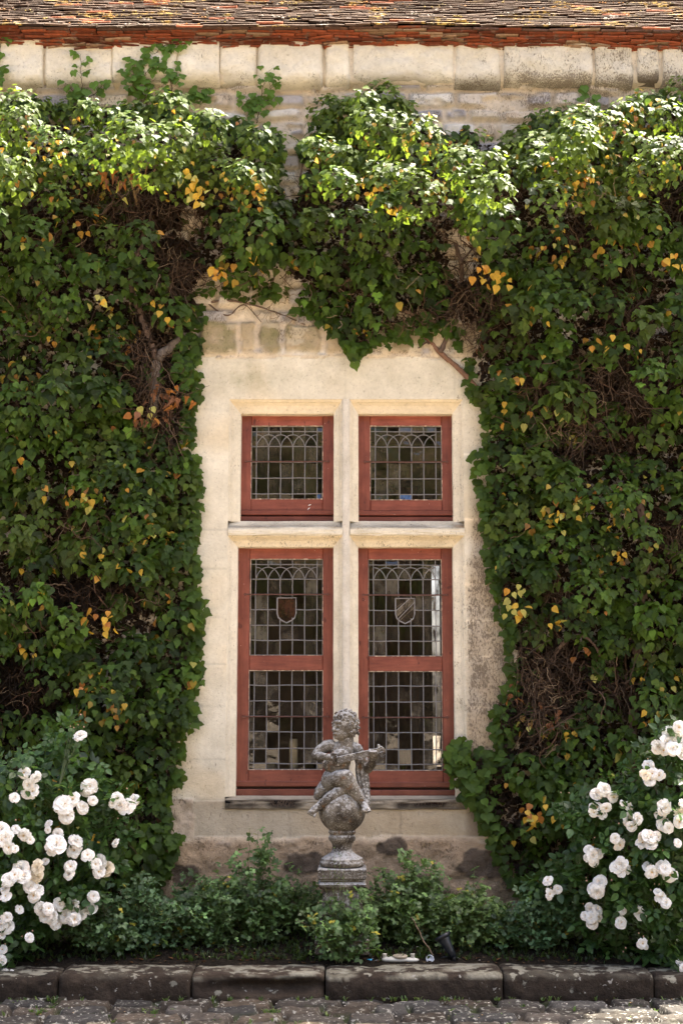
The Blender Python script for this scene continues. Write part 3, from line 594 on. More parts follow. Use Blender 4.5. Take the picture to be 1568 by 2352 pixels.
def casement(key, glass, bar, lab, seed, shield=None, weather=None):
    u0, u1, v0, v1 = op[key]; x0, x1, z0, z1 = rect(key); x0 -= .006; x1 += .006; z1 += .006
    fr = B(); ux = lambda u, v: F_(u, v)[0]; vz = lambda v: F_(784, v)[1]
    gl_l = [min(ux(a, (c + d) / 2) for a, b, c, d in glass), max(ux(b, (c + d) / 2) for a, b, c, d in glass)]
    zb = vz(weather[0]); zwt, zwb = vz(weather[1]), vz(weather[2])
    y = REV
    zA = vz(glass[0][2]); zB = vz(glass[-1][3])
    frame_part(fr, x0, gl_l[0], zb, z1, y, y + .05, True, seed)
    frame_part(fr, gl_l[1], x1, zb, z1, y, y + .05, True, seed + 1)
    frame_part(fr, gl_l[0] + .0005, gl_l[1] - .0005, zA, z1, y + .003, y + .05, False, seed + 2, 1.4)
    frame_part(fr, gl_l[0] + .0005, gl_l[1] - .0005, zb + .012, zB, y + .003, y + .05, False, seed + 3)
    if len(glass) > 1: frame_part(fr, gl_l[0] + .0005, gl_l[1] - .0005, vz(glass[1][2]), vz(glass[0][3]), y + .003, y + .05, False, seed + 4, 1.04)
    # bottom drip moulding, dark gap and weather bar
    frame_part(fr, x0, x1, zb - .001, zb + .030, y - .010, y + .04, False, seed + 5, .82)
    frame_part(fr, x0, x1, zwb - .02, zwt, y - .020, y + .04, False, seed + 6, .72)
    fr.box((x0, y + .03, zwb - .01), (x1, y + .08, zb + .02), red * .25)
    # pegs / fixing hole
    o = fr.build("casement_window", M_WOOD, house); tag(o, lab)
    for gi, (a, b, c, d) in enumerate(glass):
        L = B(); G = B(); I = B(); P = B()
        gx0, gx1 = ux(a, (c + d) / 2), ux(b, (c + d) / 2); gz1, gz0 = vz(c), vz(d)
        W = gx1 - gx0; Hh = gz1 - gz0; fx = lambda t: gx0 + W * t; fz = lambda t: gz1 - Hh * t
        top = (gi == 0); upper = (len(glass) == 1)
        cols = [.07, .24, .41, .58, .75, .92]
        if upper: rows = [.073, .28, .49, .71, .925]; ap, ab = .117, .28
        elif top: rows = [.055, .21, .37, .527, .69, .845]; ap, ab = .083, .21
        else: rows = [.15, .31, .467, .62, .79, .94]; ap = None
        rs = np.random.default_rng(seed + 50 + gi); jit = lambda: rs.uniform(-.006, .006)
        def vline(x, t0, t1):
            n = 6; xo = [x + jit() * .5 for _ in range(n)]
            L.tube([(fx(xo[q]), REV + .018 + rs.uniform(-.001, .001), fz(t0 + (t1 - t0) * q / (n - 1))) for q in range(n)], .0034, 4, lead, cap=False)
        def hline(t, xa, xb):
            n = 7; L.tube([(fx(xa + (xb - xa) * q / (n - 1)), REV + .018 + rs.uniform(-.001, .001), fz(t + jit() * .6)) for q in range(n)], .0034, 4, lead, cap=False)
        sh = (.37, .63, .403, .665) if (shield and top) else None
        for i, x in enumerate(cols):
            if ap and 0 < i < 5: vline(x, 0, ap); segs = [(ab, 1)]
            else: segs = [(0, 1)]
            for t0, t1 in segs:
                if sh and sh[0] < x < sh[1] and t0 < sh[2]: vline(x, t0, sh[2]); vline(x, sh[3] - .055, t1)
                else: vline(x, t0, t1)
        for t in rows:
            if sh and sh[2] < t < sh[3]: hline(t, 0, sh[0]); hline(t, sh[1], 1)
            else: hline(t, 0, 1)
        for t, x in ((0, 0), (1, 0)): L.tube([(fx(0), REV + .018, fz(t)), (fx(1), REV + .018, fz(t))], .004, 4, lead, cap=False)
        for x in (0, 1): L.tube([(fx(x), REV + .018, fz(0)), (fx(x), REV + .018, fz(1))], .004, 4, lead, cap=False)
        if ap:
            for i, x in enumerate(cols):
                pts = []
                for q in np.linspace(-1, 1, 17):
                    xx = x + q * .17
                    if cols[0] - 1e-3 <= xx <= cols[-1] + 1e-3: pts.append((fx(xx), REV + .017, fz(ab - (ab - ap) * (1 - abs(q) ** 2.2) ** .72)))
                if len(pts) > 2: L.tube(pts, .0032, 4, lead, cap=False)
        if sh:
            s0, s1, t0, t1 = sh; mid = (s0 + s1) / 2; tk = t0 + (t1 - t0) * .62
            out = [(s0, t0), (s1, t0), (s1, tk), (s1 - .018, tk + .045), (s1 - .055, tk + .07), (mid, t1), (s0 + .055, tk + .07), (s0 + .018, tk + .045), (s0, tk), (s0, t0)]
            L.tube([(fx(x), REV + .016, fz(t)) for x, t in out], .0042, 4, (.24, .22, .21), cap=False)
            S = B(); yy = REV + .020
            S.add([(fx(x), yy, fz(t)) for x, t in out[:-1]], np.array([list(range(9))[::-1]]), (.035, .014, .009) if shield == 'plain' else (.03, .022, .016))
            if shield == 'band':
                S.add([(fx(x), yy - .003, fz(t)) for x, t in ((s0, tk - .03), (s0 + .012, tk + .035), (s1 - .005, t0 + .035), (s1 - .012, t0 + .005), (s1 - .07, t0 + .004))], np.array([[0, 1, 2, 3, 4]]), (.13, .11, .085))
                for (p, q) in (((s0, tk - .03), (s1 - .07, t0 + .004)), ((s0 + .03, tk + .055), (s1, t0 + .04))): L.tube([(fx(p[0]), REV + .0155, fz(p[1])), (fx(q[0]), REV + .0155, fz(q[1]))], .0025, 4, (.24, .22, .21), cap=False)
                for (p, q) in (((s0 + .01, tk - .07), (s1 - .10, t0 + .006)), ((s0 + .06, tk + .06), (s1, t0 + .085))): S.add([(fx(p[0]), yy - .002, fz(p[1])), (fx(p[0] + .012), yy - .002, fz(p[1])), (fx(q[0] + .012), yy - .002, fz(q[1])), (fx(q[0]), yy - .002, fz(q[1]))], np.array([[0, 1, 2, 3]]), (.12, .10, .08))
                for q in range(26):
                    t = (q + .5) / 26; cx_ = s0 + .02 + (s1 - s0 - .05) * t + rs.uniform(-.012, .012); cz_ = tk + .0 + (t0 + .02 - tk) * t + rs.uniform(-.008, .008)
                    S.add([(fx(cx_), yy - .005, fz(cz_ - .005)), (fx(cx_ + .008), yy - .005, fz(cz_)), (fx(cx_), yy - .005, fz(cz_ + .005)), (fx(cx_ - .008), yy - .005, fz(cz_))], np.array([[0, 3, 2, 1]]), (.06, .045, .035))
            S.a = [a_ * 0 + np.array([1., 0, 0]) for a_ in S.a]; S.build("shield_pane", M_GLASS, o)
        # panes: each piece of glass with its own tilt and film of dirt
        cx = [0] + cols + [1]; rz = [0] + rows + [1]
        for i in range(7):
            for jj in range(len(rz) - 1):
                xa, xb, ta, tb = cx[i], cx[i + 1], rz[jj], rz[jj + 1]
                tx, tz = rs.normal(0, .0010), rs.normal(0, .0010); yy = REV + .022
                V = [(fx(xa), yy + tx + tz, fz(tb)), (fx(xb), yy - tx + tz, fz(tb)), (fx(xb), yy - tx - tz, fz(ta)), (fx(xa), yy + tx - tz, fz(ta))]
                lv = rs.choice([0, 1, 2], p=[.52, .27, .21] if not upper else [.3, .42, .28]); a_ = [.10, .5, .85][lv] * rs.uniform(.8, 1.15)
                tint = np.array(([[.010, .008, .005], [.030, .025, .019], [.066, .058, .046]] if not upper else [[.014, .011, .008], [.024, .020, .016], [.036, .032, .026]])[lv]) * rs.uniform(.7, 1.25)
                if not upper and gi == 1 and lv == 2 and rs.random() < .4: a_ *= .5
                if upper and ((key == 'UL' and i == 6 and jj == len(rz) - 2) or (key == 'UR' and i == 3 and jj == len(rz) - 2)): tint = np.array([.05, .12, .30]); a_ = .9
                if key == 'LL' and gi == 1 and i in (3, 4) and jj >= 4: a_ = .0
                if key == 'LR' and i >= 5: a_ = .35 + .5 * rs.random()
                G.add(V, np.array([[0, 1, 2, 3]]), tint, aux=(min(a_, 1), 0, 0))
        # putty line with missing bits
        for (p, q, hor) in (((0, 0), (1, 0), 1), ((0, 1), (1, 1), 1), ((0, 0), (0, 1), 0), ((1, 0), (1, 1), 0)):
            n = 34
            for k in range(n):
                thin = rs.random() < .45
                a0, a1 = k / n, (k + 1) / n; A = (fx(p[0] + (q[0] - p[0]) * a0), fz(p[1] + (q[1] - p[1]) * a0)); Bb = (fx(p[0] + (q[0] - p[0]) * a1), fz(p[1] + (q[1] - p[1]) * a1))
                wv = .0004 if thin else rs.uniform(.0008, .0026); pc = np.array([.55, .40, .28]) * rs.uniform(.7, 1.25)
                if hor: P.box((A[0], REV + .002, A[1] - wv), (Bb[0], REV + .016, A[1] + wv), pc)
                else: P.box((A[0] - wv * .7, REV + .002, Bb[1]), (A[0] + wv * .7, REV + .016, A[1]), pc)
        # iron saddle bar with flattened ends
        tbar = bar[gi]; zb_ = fz(tbar); ext = .045
        I.tube([(gx0 - ext + .018, REV - .004, zb_ + .001), (gx0, REV - .001, zb_), ((gx0 + gx1) / 2, REV + .004, zb_), (gx1, REV - .001, zb_), (gx1 + ext - .018, REV - .004, zb_ + .001)], .0042, 6, (.10, .045, .032))
        for sx, xe in ((-1, gx0 - ext + .014), (1, gx1 + ext - .014)):
            V = [(xe - sx * .016, REV - .006, zb_), (xe, REV - .009, zb_ + .009), (xe + sx * .012, REV - .006, zb_), (xe, REV - .009, zb_ - .009)]
            V += [(x_, REV + .001, z_) for x_, y_, z_ in V]; I.add(V, [(0, 1, 2, 3) if sx < 0 else (3, 2, 1, 0)] + [((q + 1) % 4, q, q + 4, (q + 1) % 4 + 4) for q in range(4)], (.13, .05, .035))
        for i in (1, 2, 3, 4):
            c0 = np.array([fx(cols[i]), REV + .006, zb_]); an = np.linspace(0, 2 * math.pi, 9); I.tube([(c0[0] + .0065 * math.cos(t), c0[1], c0[2] + .0065 * math.sin(t)) for t in an], .0015, 4, (.12, .10, .09), cap=False)
        L.build("lead_lattice", M_LEAD, o); G.build("window_pane", M_GLASS, o); I.build("iron_bar", M_IRON, o); P.build("putty", M_PUTTY, o)
    return o
casement('UL', [(577, 741, 978, 1146)], [.49], "upper left red casement with round-arched leading and a chip of white paint below the glass", 300, weather=(1183, 1187, 1197))
casement('UR', [(850, 1014, 978, 1148)], [.49], "upper right red casement with round-arched leading and one blue pane at its foot", 310, weather=(1184, 1188, 1198))
casement('LL', [(575, 741, 1284, 1505), (571, 741, 1540, 1768)], [.37, .467], "tall lower left red casement with a plain dark shield in the leading", 320, 'plain', weather=(1806, 1812, 1830))
casement('LR', [(846, 1014, 1285, 1507), (846, 1015, 1542, 1770)], [.37, .467], "tall lower right red casement with a diagonally banded shield in the leading", 330, 'band', weather=(1808, 1814, 1831))
# white scratch of paint under the upper left glass
g = B()
for (u, v, a, s) in ((711, 1160, .5, .010), (709, 1168, .9, .008), (706, 1172, 1.2, .006)):
    p = at(u, v, REV); g.add([p + np.array(q) for q in ((-s, -.001, -s * a), (s * .3, -.001, -s * .2), (s, -.001, s * a), (-s * .2, -.001, s * .3))], np.array([[0, 1, 2, 3]]), (.75, .72, .68))
g.build("paint_chip", M_PUTTY, bpy.data.objects["casement_window"])

# ================================================================ ROOM BEHIND THE GLASS
g = B(); rx0, rx1, rz0, rz1, ry0, ry1 = -1.35, 1.35, .75, 3.75, REV + .12, 3.6
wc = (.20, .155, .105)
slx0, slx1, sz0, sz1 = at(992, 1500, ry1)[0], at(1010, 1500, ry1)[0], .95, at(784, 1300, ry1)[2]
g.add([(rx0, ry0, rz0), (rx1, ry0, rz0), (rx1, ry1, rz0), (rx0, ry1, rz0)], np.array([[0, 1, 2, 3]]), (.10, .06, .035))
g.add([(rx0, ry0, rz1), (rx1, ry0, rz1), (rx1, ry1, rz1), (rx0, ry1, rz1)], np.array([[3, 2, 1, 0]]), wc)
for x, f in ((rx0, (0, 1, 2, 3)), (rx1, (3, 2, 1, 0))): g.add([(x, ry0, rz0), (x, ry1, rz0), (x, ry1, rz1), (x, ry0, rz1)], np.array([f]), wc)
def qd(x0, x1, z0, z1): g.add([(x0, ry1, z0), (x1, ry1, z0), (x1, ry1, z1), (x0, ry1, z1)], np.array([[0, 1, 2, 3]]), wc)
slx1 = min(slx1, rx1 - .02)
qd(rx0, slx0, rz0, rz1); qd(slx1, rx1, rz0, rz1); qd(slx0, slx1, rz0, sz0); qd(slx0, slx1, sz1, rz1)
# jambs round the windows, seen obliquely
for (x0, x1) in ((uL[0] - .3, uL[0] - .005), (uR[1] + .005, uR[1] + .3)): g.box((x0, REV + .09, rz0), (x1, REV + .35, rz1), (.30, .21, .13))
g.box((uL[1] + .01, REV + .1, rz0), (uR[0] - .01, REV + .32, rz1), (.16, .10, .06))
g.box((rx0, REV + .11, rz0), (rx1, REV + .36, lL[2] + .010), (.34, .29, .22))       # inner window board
# ceiling beams, a shelf and a hanging drape give the glass something to look through to
for yb in (.9, 1.7, 2.5): g.box((rx0, yb, rz1 - .25), (rx1, yb + .16, rz1 - .01), (.07, .045, .03))
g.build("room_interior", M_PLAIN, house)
g = B(); xs_ = np.linspace(.22, .60, 40); zz = np.linspace(rz0 + .1, 3.2, 12); XX, ZZ = np.meshgrid(xs_, zz)
g.grid(np.stack([XX, 2.9 + .05 * np.sin(XX * 60) + .02 * np.sin(XX * 23 + ZZ), ZZ], -1), (.16, .06, .03)); tag(g.build("curtain", M_PLAIN, None, True), "reddish curtain hanging inside the room behind the right casements", "curtain")
cupb = thing("wooden_cabinet", "dark wooden cabinet standing inside the room behind the left casements", "cabinet")
g = B(); g.box((-1.1, 2.6, .76), (-.2, 3.1, 2.3), (.09, .045, .025)); g.build("carcass", M_PLAIN, cupb)
for sx in (-1.08, -.64): g = B(); g.box((sx, 2.575, .85), (sx + .42, 2.598, 2.25), (.12, .06, .03)); g.build("door", M_PLAIN, cupb)
# candle on the inner sill
c0 = at(674, 1752, REV + .16); cz = lL[2] + .013
cand = thing("candle", "stout ivory pillar candle behind the glass of the lower left casement", "candle"); g = B()
hc = at(674, 1697, REV + .16)[2] - cz; rc = .025
g.lathe([(.0, 0), (rc, 0), (rc * 1.02, hc * .5), (rc, hc * .93), (rc * .9, hc), (rc * .6, hc * .985), (.0, hc * .97)], (c0[0], REV + .16, cz), 20, (.85, .80, .64)); g.build("wax_body", M_WAX, cand, True)
g = B(); g.tube([(c0[0], REV + .16, cz + hc * .97), (c0[0] + .002, REV + .16, cz + hc + .006)], .0012, 5, (.03, .03, .03)); g.build("wick", M_IRON, cand)
g = B(); g.lathe([(0, -.003), (.045, -.003), (.05, .006), (.044, .004), (0, .003)], (c0[0], REV + .16, cz), 20, (.32, .24, .16)); g.build("saucer", M_WAX, cand, True)
# ================================================================ STATUE
SY = -.47; fS = 4250.0
def sp(cx, cy, dy=0.0):
    """statue point from measured detail coordinates, dy = depth relative to the statue axis (negative = towards the viewer)"""
    return at((860 + cx / 3.92) / 1.2755, (2050 + cy / 3.92) / 1.2755, SY) + np.array([0, dy, 0])
SC = abs(sp(1000, 800)[0] - sp(0, 800)[0]) / 1000     # metres per detail unit
_ico = None
def icos():
    global _ico
    if _ico is None:
        bm = bmesh.new(); bmesh.ops.create_icosphere(bm, subdivisions=3, radius=1); _ico = (np.array([v.co[:] for v in bm.verts]), np.array([[v.index for v in f.verts] for f in bm.faces])); bm.free()
    return _ico
def ell(g, c, r, M=None):
    V, F = icos(); V = V * np.asarray(r, float)
    if M is not None: V = V @ np.array(M).T
    g.add(V + np.asarray(c), F)
def cap(g, a, b, ra, rb, n=8):
    a = np.asarray(a); b = np.asarray(b)
    for t in np.linspace(0, 1, n): ell(g, a * (1 - t) + b * t, [ra * (1 - t) + rb * t] * 3)
def chain(g, pts, n=7):
    """pts: (cx, cy, depth, radius) in detail units / metres / detail units"""
    for p, q in zip(pts[:-1], pts[1:]): cap(g, sp(*p[:3]), sp(*q[:3]), p[3] * SC, q[3] * SC, n)
def remesh(g, name, mat, parent, vox, smooth=3, fac=.5):
    o = g.build(name, mat); m = o.modifiers.new("r", 'REMESH'); m.mode = 'VOXEL'; m.voxel_size = vox; m.use_smooth_shade = True
    s = o.modifiers.new("s", 'SMOOTH'); s.iterations = smooth; s.factor = fac
    dg = bpy.context.evaluated_depsgraph_get(); me = bpy.data.meshes.new_from_object(o.evaluated_get(dg)); old = o.data
    o.modifiers.clear(); o.data = me; bpy.data.meshes.remove(old); me.name = name
    if not me.materials: me.materials.append(mat)
    for p in me.polygons: p.use_smooth = True
    o.parent = parent; return o
stat = thing("garden_statue", "weathered stone cherub playing a lute, seated on a ball above a square pedestal", "statue")
g = B()
# torso
for (cx, cy, d, rx, ry, rz) in ((560, 590, .0, 150, 105, 120), (530, 680, .0, 135, 105, 110), (500, 780, .0, 140, 112, 110), (480, 880, .005, 150, 120, 105), (500, 950, .0, 140, 120, 80), (420, 530, .0, 80, 78, 75), (690, 560, .005, 80, 78, 75)):
    ell(g, sp(cx, cy, d), np.array([rx, ry, rz]) * SC)
chain(g, [(600, 420, .0, 85), (600, 500, .0, 95)])
# head turned towards the left of the picture
hc = sp(597, 300, -.004); ell(g, hc, np.array([138, 140, 160]) * SC)
ell(g, sp(590, 240, .004), np.array([140, 145, 130]) * SC)
ell(g, sp(535, 390, -.030), np.array([85, 80, 75]) * SC); ell(g, sp(520, 372, -.040), np.array([66, 55, 56]) * SC)      # jaw, cheek
ell(g, sp(570, 385, -.045), np.array([62, 45, 55]) * SC)
ell(g, sp(495, 428, -.045), np.array([34, 34, 26]) * SC)                                                              # chin
chain(g, [(478, 262, -.050, 22), (470, 318, -.060, 20), (462, 348, -.068, 25)], 5)                                     # nose
ell(g, sp(490, 354, -.062), np.array([20, 18, 15]) * SC)
ell(g, sp(478, 388, -.058), np.array([32, 22, 10]) * SC); ell(g, sp(482, 404, -.056), np.array([28, 22, 10]) * SC)      # lips
chain(g, [(450, 268, -.045, 16), (480, 255, -.058, 18), (530, 260, -.060, 20), (560, 275, -.054, 16)], 5)              # brow
ell(g, sp(520, 300, -.056), np.array([26, 14, 15]) * SC); ell(g, sp(455, 300, -.046), np.array([18, 14, 14]) * SC)      # eyes
ell(g, sp(660, 345, -.035), np.array([22, 18, 36]) * SC)                                                              # ear
# arms
chain(g, [(385, 530, .0, 72), (300, 590, -.012, 66), (262, 640, -.020, 58)]); chain(g, [(262, 640, -.020, 58), (340, 655, -.055, 50), (420, 655, -.082, 38)])
ell(g, sp(440, 655, -.088), np.array([44, 26, 34]) * SC)
for k, (x1, y1, x2, y2) in enumerate(((470, 628, 505, 652), (465, 645, 500, 676), (455, 660, 490, 697), (445, 672, 472, 712))):
    chain(g, [(440, 645 + k * 6, -.096, 15), (x1, y1, -.106, 13), (x2, y2, -.104, 10)], 5)
chain(g, [(430, 630, -.09, 15), (455, 612, -.104, 13), (485, 615, -.108, 11)], 5)
chain(g, [(720, 570, .0, 72), (800, 700, -.005, 62), (850, 790, -.025, 56)]); chain(g, [(850, 790, -.025, 56), (895, 730, -.062, 50), (905, 670, -.088, 40)])
ell(g, sp(905, 640, -.098), np.array([48, 30, 46]) * SC)
for k in range(4):
    x0 = 872 + k * 23; chain(g, [(x0, 640, -.112, 15), (x0 - 2, 595, -.122, 13.5), (x0 - 4, 566, -.106, 12)], 5)
chain(g, [(945, 650, -.10, 16), (950, 620, -.10, 13), (940, 600, -.098, 11)], 5)
# legs: the upper one crosses over to the right foot of the picture
chain(g, [(430, 930, -.01, 118), (520, 905, -.075, 108), (600, 885, -.105, 92)], 9)
chain(g, [(600, 885, -.105, 92), (660, 985, -.105, 80), (730, 1080, -.10, 66), (795, 1170, -.10, 46)], 8)
chain(g, [(800, 1175, -.10, 46), (818, 1215, -.125, 46), (830, 1245, -.145, 40)], 6)
for k in range(5): chain(g, [(795 + k * 17, 1240, -.150, 15), (795 + k * 18, 1262 - abs(k - 2) * 4, -.160, 12 - (k == 0) * -3)], 3)
# lower leg
chain(g, [(560, 1000, .0, 100), (590, 1010, -.075, 84)], 6); chain(g, [(585, 1010, -.075, 80), (500, 1070, -.09, 74), (400, 1135, -.095, 64), (305, 1200, -.09, 44)], 8)
chain(g, [(300, 1205, -.09, 46), (245, 1245, -.105, 42), (215, 1275, -.12, 34)], 6)
for k in range(5): chain(g, [(190 + k * 16, 1262 + k * 9, -.12, 15), (172 + k * 18, 1285 + k * 9, -.128, 12)], 3)
# thigh and cloth bundle behind, left
chain(g, [(420, 980, .02, 100), (330, 1040, .0, 72), (290, 1090, .0, 50)], 6)
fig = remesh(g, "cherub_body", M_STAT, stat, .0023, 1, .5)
# curls
g = B(); rr = np.random.default_rng(77)
curl = [(500, 165), (545, 140), (600, 128), (655, 140), (700, 170), (480, 205), (530, 195), (585, 180), (640, 185), (690, 215), (725, 260), (620, 235), (670, 260), (650, 290), (700, 310), (735, 330), (640, 320), (690, 360), (725, 385), (655, 375), (690, 410), (735, 240), (570, 225)]
ell(g, sp(612, 235, .010), np.array([134, 138, 118]) * SC); ell(g, sp(668, 310, .012), np.array([78, 105, 110]) * SC)
for (cx, cy) in curl:
    dx, dz = (cx - 605) / 150, (cy - 290) / 170; dep = -.066 * math.sqrt(max(.03, 1 - dx * dx * .9 - dz * dz * .9)); r0 = rr.uniform(19, 27); ph = rr.uniform(0, 6.28); sgn = rr.choice([-1, 1])
    pts = [(cx + math.cos(ph + sgn * t * 5.2) * r0 * (1 - t * .75), cy + math.sin(ph + sgn * t * 5.2) * r0 * (1 - t * .75), dep - .006 * t, 12 - 3 * t) for t in np.linspace(0, 1, 7)]
    chain(g, pts, 3)
remesh(g, "curly_hair", M_STAT, stat, .0026, 1, .4)
# lute
g = B(); ang = math.atan2(90, -460)
nd = sp(960, 585) - sp(500, 672); nd /= np.linalg.norm(nd); nup = np.array([-nd[2], 0, nd[0]])
Mr = np.stack([nd, np.array([0, 1, 0]), nup], 1)
ell(g, sp(495, 722, -.070), np.array([165, 52, 108]) * SC, Mr); ell(g, sp(525, 640, -.070), np.array([112, 48, 80]) * SC, Mr)
lut = remesh(g, "lute_body", M_STAT, stat, .003, 2)
g = B()
n = 24
for i in range(n):
    t0 = i / (n - 1); c = sp(500 + 470 * t0, 690 - 108 * t0, -.120 + .012 * t0); hw = (50 - 6 * t0) * SC * .82
    if i:
        Vb = []
        for cc_, h_ in ((pc, ph_), (c, hw)):
            Vb += [cc_ + nup * h_ + np.array([0, -.006, 0]), cc_ - nup * h_ + np.array([0, -.006, 0]), cc_ - nup * h_ + np.array([0, .016, 0]), cc_ + nup * h_ + np.array([0, .016, 0])]
        g.add(np.array(Vb), np.array([(0, 1, 5, 4), (1, 2, 6, 5), (2, 3, 7, 6), (3, 0, 4, 7), (3, 2, 1, 0), (4, 5, 6, 7)]))
    pc, ph_ = c, hw
for k in range(5):
    o_ = (k - 2) * .0078; g.tube([sp(500, 690, -.120) + nup * o_ + np.array([0, -.007, 0]), sp(960, 584, -.108) + nup * o_ * .8 + np.array([0, -.007, 0])], .0022, 6)
for (cx, cy, r_) in ((965, 585, 30), (985, 580, 38), (1003, 585, 44), (975, 548, 20), (1010, 630, 24), (1000, 540, 14)): ell(g, sp(cx, cy, -.105), np.array([r_, 24, r_ * 1.1]) * SC)
chain(g, [(975, 545, -.105, 16), (968, 522, -.105, 18)], 3)
for k in range(5): chain(g, [(985, 600 + k * 12, -.125, 9), (1032 - abs(k - 2) * 3, 590 + k * 17, -.125, 8)], 4)
remesh(g, "lute_neck", M_STAT, stat, .0022, 1, .3)
# drapery falling behind the right arm
g = B()
for (x0, x1, x2, r0, d) in ((742, 742, 790, 26, -.02), (775, 785, 812, 22, -.03), (808, 822, 838, 26, -.02), (835, 850, 850, 18, .0)):
    chain(g, [(x0, 690, d, r0), (x1 - 10, 800, d, r0 * 1.1), (x1, 900, d - .01, r0 * 1.05), ((x1 + x2) / 2 + 8, 1020, d - .03, r0), (x2 + 15, 1120, d - .06, r0 * .9), (x2 + 20, 1185, d - .08, r0 * .8)], 7)
chain(g, [(735, 700, .02, 36), (790, 900, .02, 40), (830, 1080, -.01, 34)], 8)
remesh(g, "drapery", M_STAT, stat, .0028, 1, .4); g = B()
chain(g, [(340, 990, .03, 60), (285, 1060, .02, 52), (268, 1110, .01, 40)], 6); chain(g, [(330, 1010, -.01, 30), (270, 1080, -.02, 24), (262, 1130, -.01, 22)], 6)
remesh(g, "cloth_bundle", M_STAT, stat, .0028, 1, .4)
# ball and baluster
bx, _, _ = sp(556, 1300); by = SY - .02
zf = lambda cy: sp(556, cy)[2]
r = lambda k: k * SC
g = B(); zc = (zf(1045) + zf(1510)) / 2
pr = [(r(268) * math.sin(t), (zf(1265)) - r(262) * math.cos(t)) for t in np.linspace(math.pi * .99, .58, 30)]
pr += [(r(150), zf(1502)), (r(158), zf(1512)), (r(150), zf(1530)), (r(138), zf(1540)), (r(140), zf(1548)), (r(152), zf(1562)), (r(156), zf(1585)), (r(150), zf(1608)), (r(134), zf(1622)), (r(130), zf(1632)), (r(122), zf(1640))]
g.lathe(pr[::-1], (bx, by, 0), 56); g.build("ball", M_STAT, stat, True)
g = B(); pr = [(r(120), zf(1636)), (r(108), zf(1680)), (r(112), zf(1720)), (r(135), zf(1752)), (r(180), zf(1780)), (r(232), zf(1810)), (r(240), zf(1822)), (r(236), zf(1835)), (r(252), zf(1850)), (r(257), zf(1870)), (r(250), zf(1893)), (r(232), zf(1905)), (.0, zf(1908))]
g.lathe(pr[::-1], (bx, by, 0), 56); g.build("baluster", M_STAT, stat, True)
def slab(g, hw, za, zb, bev, n=12):
    """square slab with worn edges"""
    V = []; levels = [(za, hw - bev), (za + bev, hw), (zb - bev, hw), (zb, hw - bev)]
    for z, h in levels:
        for s in range(4):
            for q in range(n):
                t = -1 + 2 * q / n; a = [(t, -1), (1, t), (-t, 1), (-1, -t)][s]
                j = (vnoise(q * .9 + s * 20, z * 60, 5) - .5) * .004
                V.append((bx + a[0] * (h + j), by + a[1] * (h + j), z + (vnoise(q + s * 12, z * 50, 9) - .5) * .003))
    m = 4 * n; F = []
    for l in range(3):
        for q in range(m): F.append((l * m + q, l * m + (q + 1) % m, (l + 1) * m + (q + 1) % m, (l + 1) * m + q))
    g.add(V, np.array(F)); g.f.append((np.array([list(range(3 * m, 4 * m))]) + g.n - 4 * m, 0)); g.f.append((np.array([list(range(m))[::-1]]) + g.n - 4 * m, 0))
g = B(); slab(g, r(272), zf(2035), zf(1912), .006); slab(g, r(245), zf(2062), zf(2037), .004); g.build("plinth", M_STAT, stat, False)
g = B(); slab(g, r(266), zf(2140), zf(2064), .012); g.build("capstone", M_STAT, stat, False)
g = B(); z0 = .16; zt_ = zf(2142); V = []
nn = 14
for k in range(nn + 1):
    t = k / nn; z = zt_ + (zf(2700) - zt_) * t; h = r(205) + r(60) * t ** .8 + (r(20) * math.exp(-((t - .02) / .03) ** 2))
    V.append([(bx - h, by - h, z), (bx + h, by - h, z), (bx + h, by + h, z), (bx - h, by + h, z)])
V = np.array(V)
for k in range(nn):
    for q in range(4): g.add([V[k + 1][q], V[k + 1][(q + 1) % 4], V[k][(q + 1) % 4], V[k][q]], np.array([[0, 1, 2, 3]]))
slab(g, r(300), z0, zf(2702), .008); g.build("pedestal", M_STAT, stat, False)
# face toward viewer: nothing else hangs from the statue
# ================================================================ IVY
def nrm(a): return a / (np.linalg.norm(a, axis=-1, keepdims=True) + 1e-9)
def leaf_tmpl(out, droop=.22, fold=.22, mid=.42):
    """left half outline from the base notch to the tip -> vertices and triangles of a folded leaf"""
    m = [(0, 0), (0, mid), (0, 1)]; L = out; V = [(x, y) for x, y in m] + [(x, y) for x, y in L] + [(-x, y) for x, y in L]
    V = np.array([(x, y, fold * abs(x) - droop * y * y - .10 * (abs(x) * 2) ** 2) for x, y in V]); k = len(L); F = []
    for side, off in ((0, 3), (1, 3 + k)):
        idx = list(range(off, off + k)); tri = [(0, idx[1], idx[0]), (0, 1, idx[1])]
        for a, b in zip(idx[1:-1], idx[2:]): tri.append((1, b, a))
        tri.append((1, 2, idx[-1]))
        if side: tri = [(a, c, b) for a, b, c in tri]
        F += tri
    return V, np.array(F)
T_OV = leaf_tmpl([(-.12, -.08), (-.34, .02), (-.45, .24), (-.36, .48), (-.18, .76)])
T_LO = leaf_tmpl([(-.16, -.12), (-.40, -.04), (-.56, .26), (-.30, .42), (-.24, .66)], .16, .16)
T_BR = leaf_tmpl([(-.18, -.12), (-.46, -.06), (-.62, .20), (-.50, .46), (-.22, .66)], .14, .14)
T_RO = leaf_tmpl([(-.10, .02), (-.24, .14), (-.32, .36), (-.27, .60), (-.13, .84)], .18, .22)
T_DRY = leaf_tmpl([(-.12, -.05), (-.3, .05), (-.34, .3), (-.2, .45), (-.16, .7)], .6, .9)
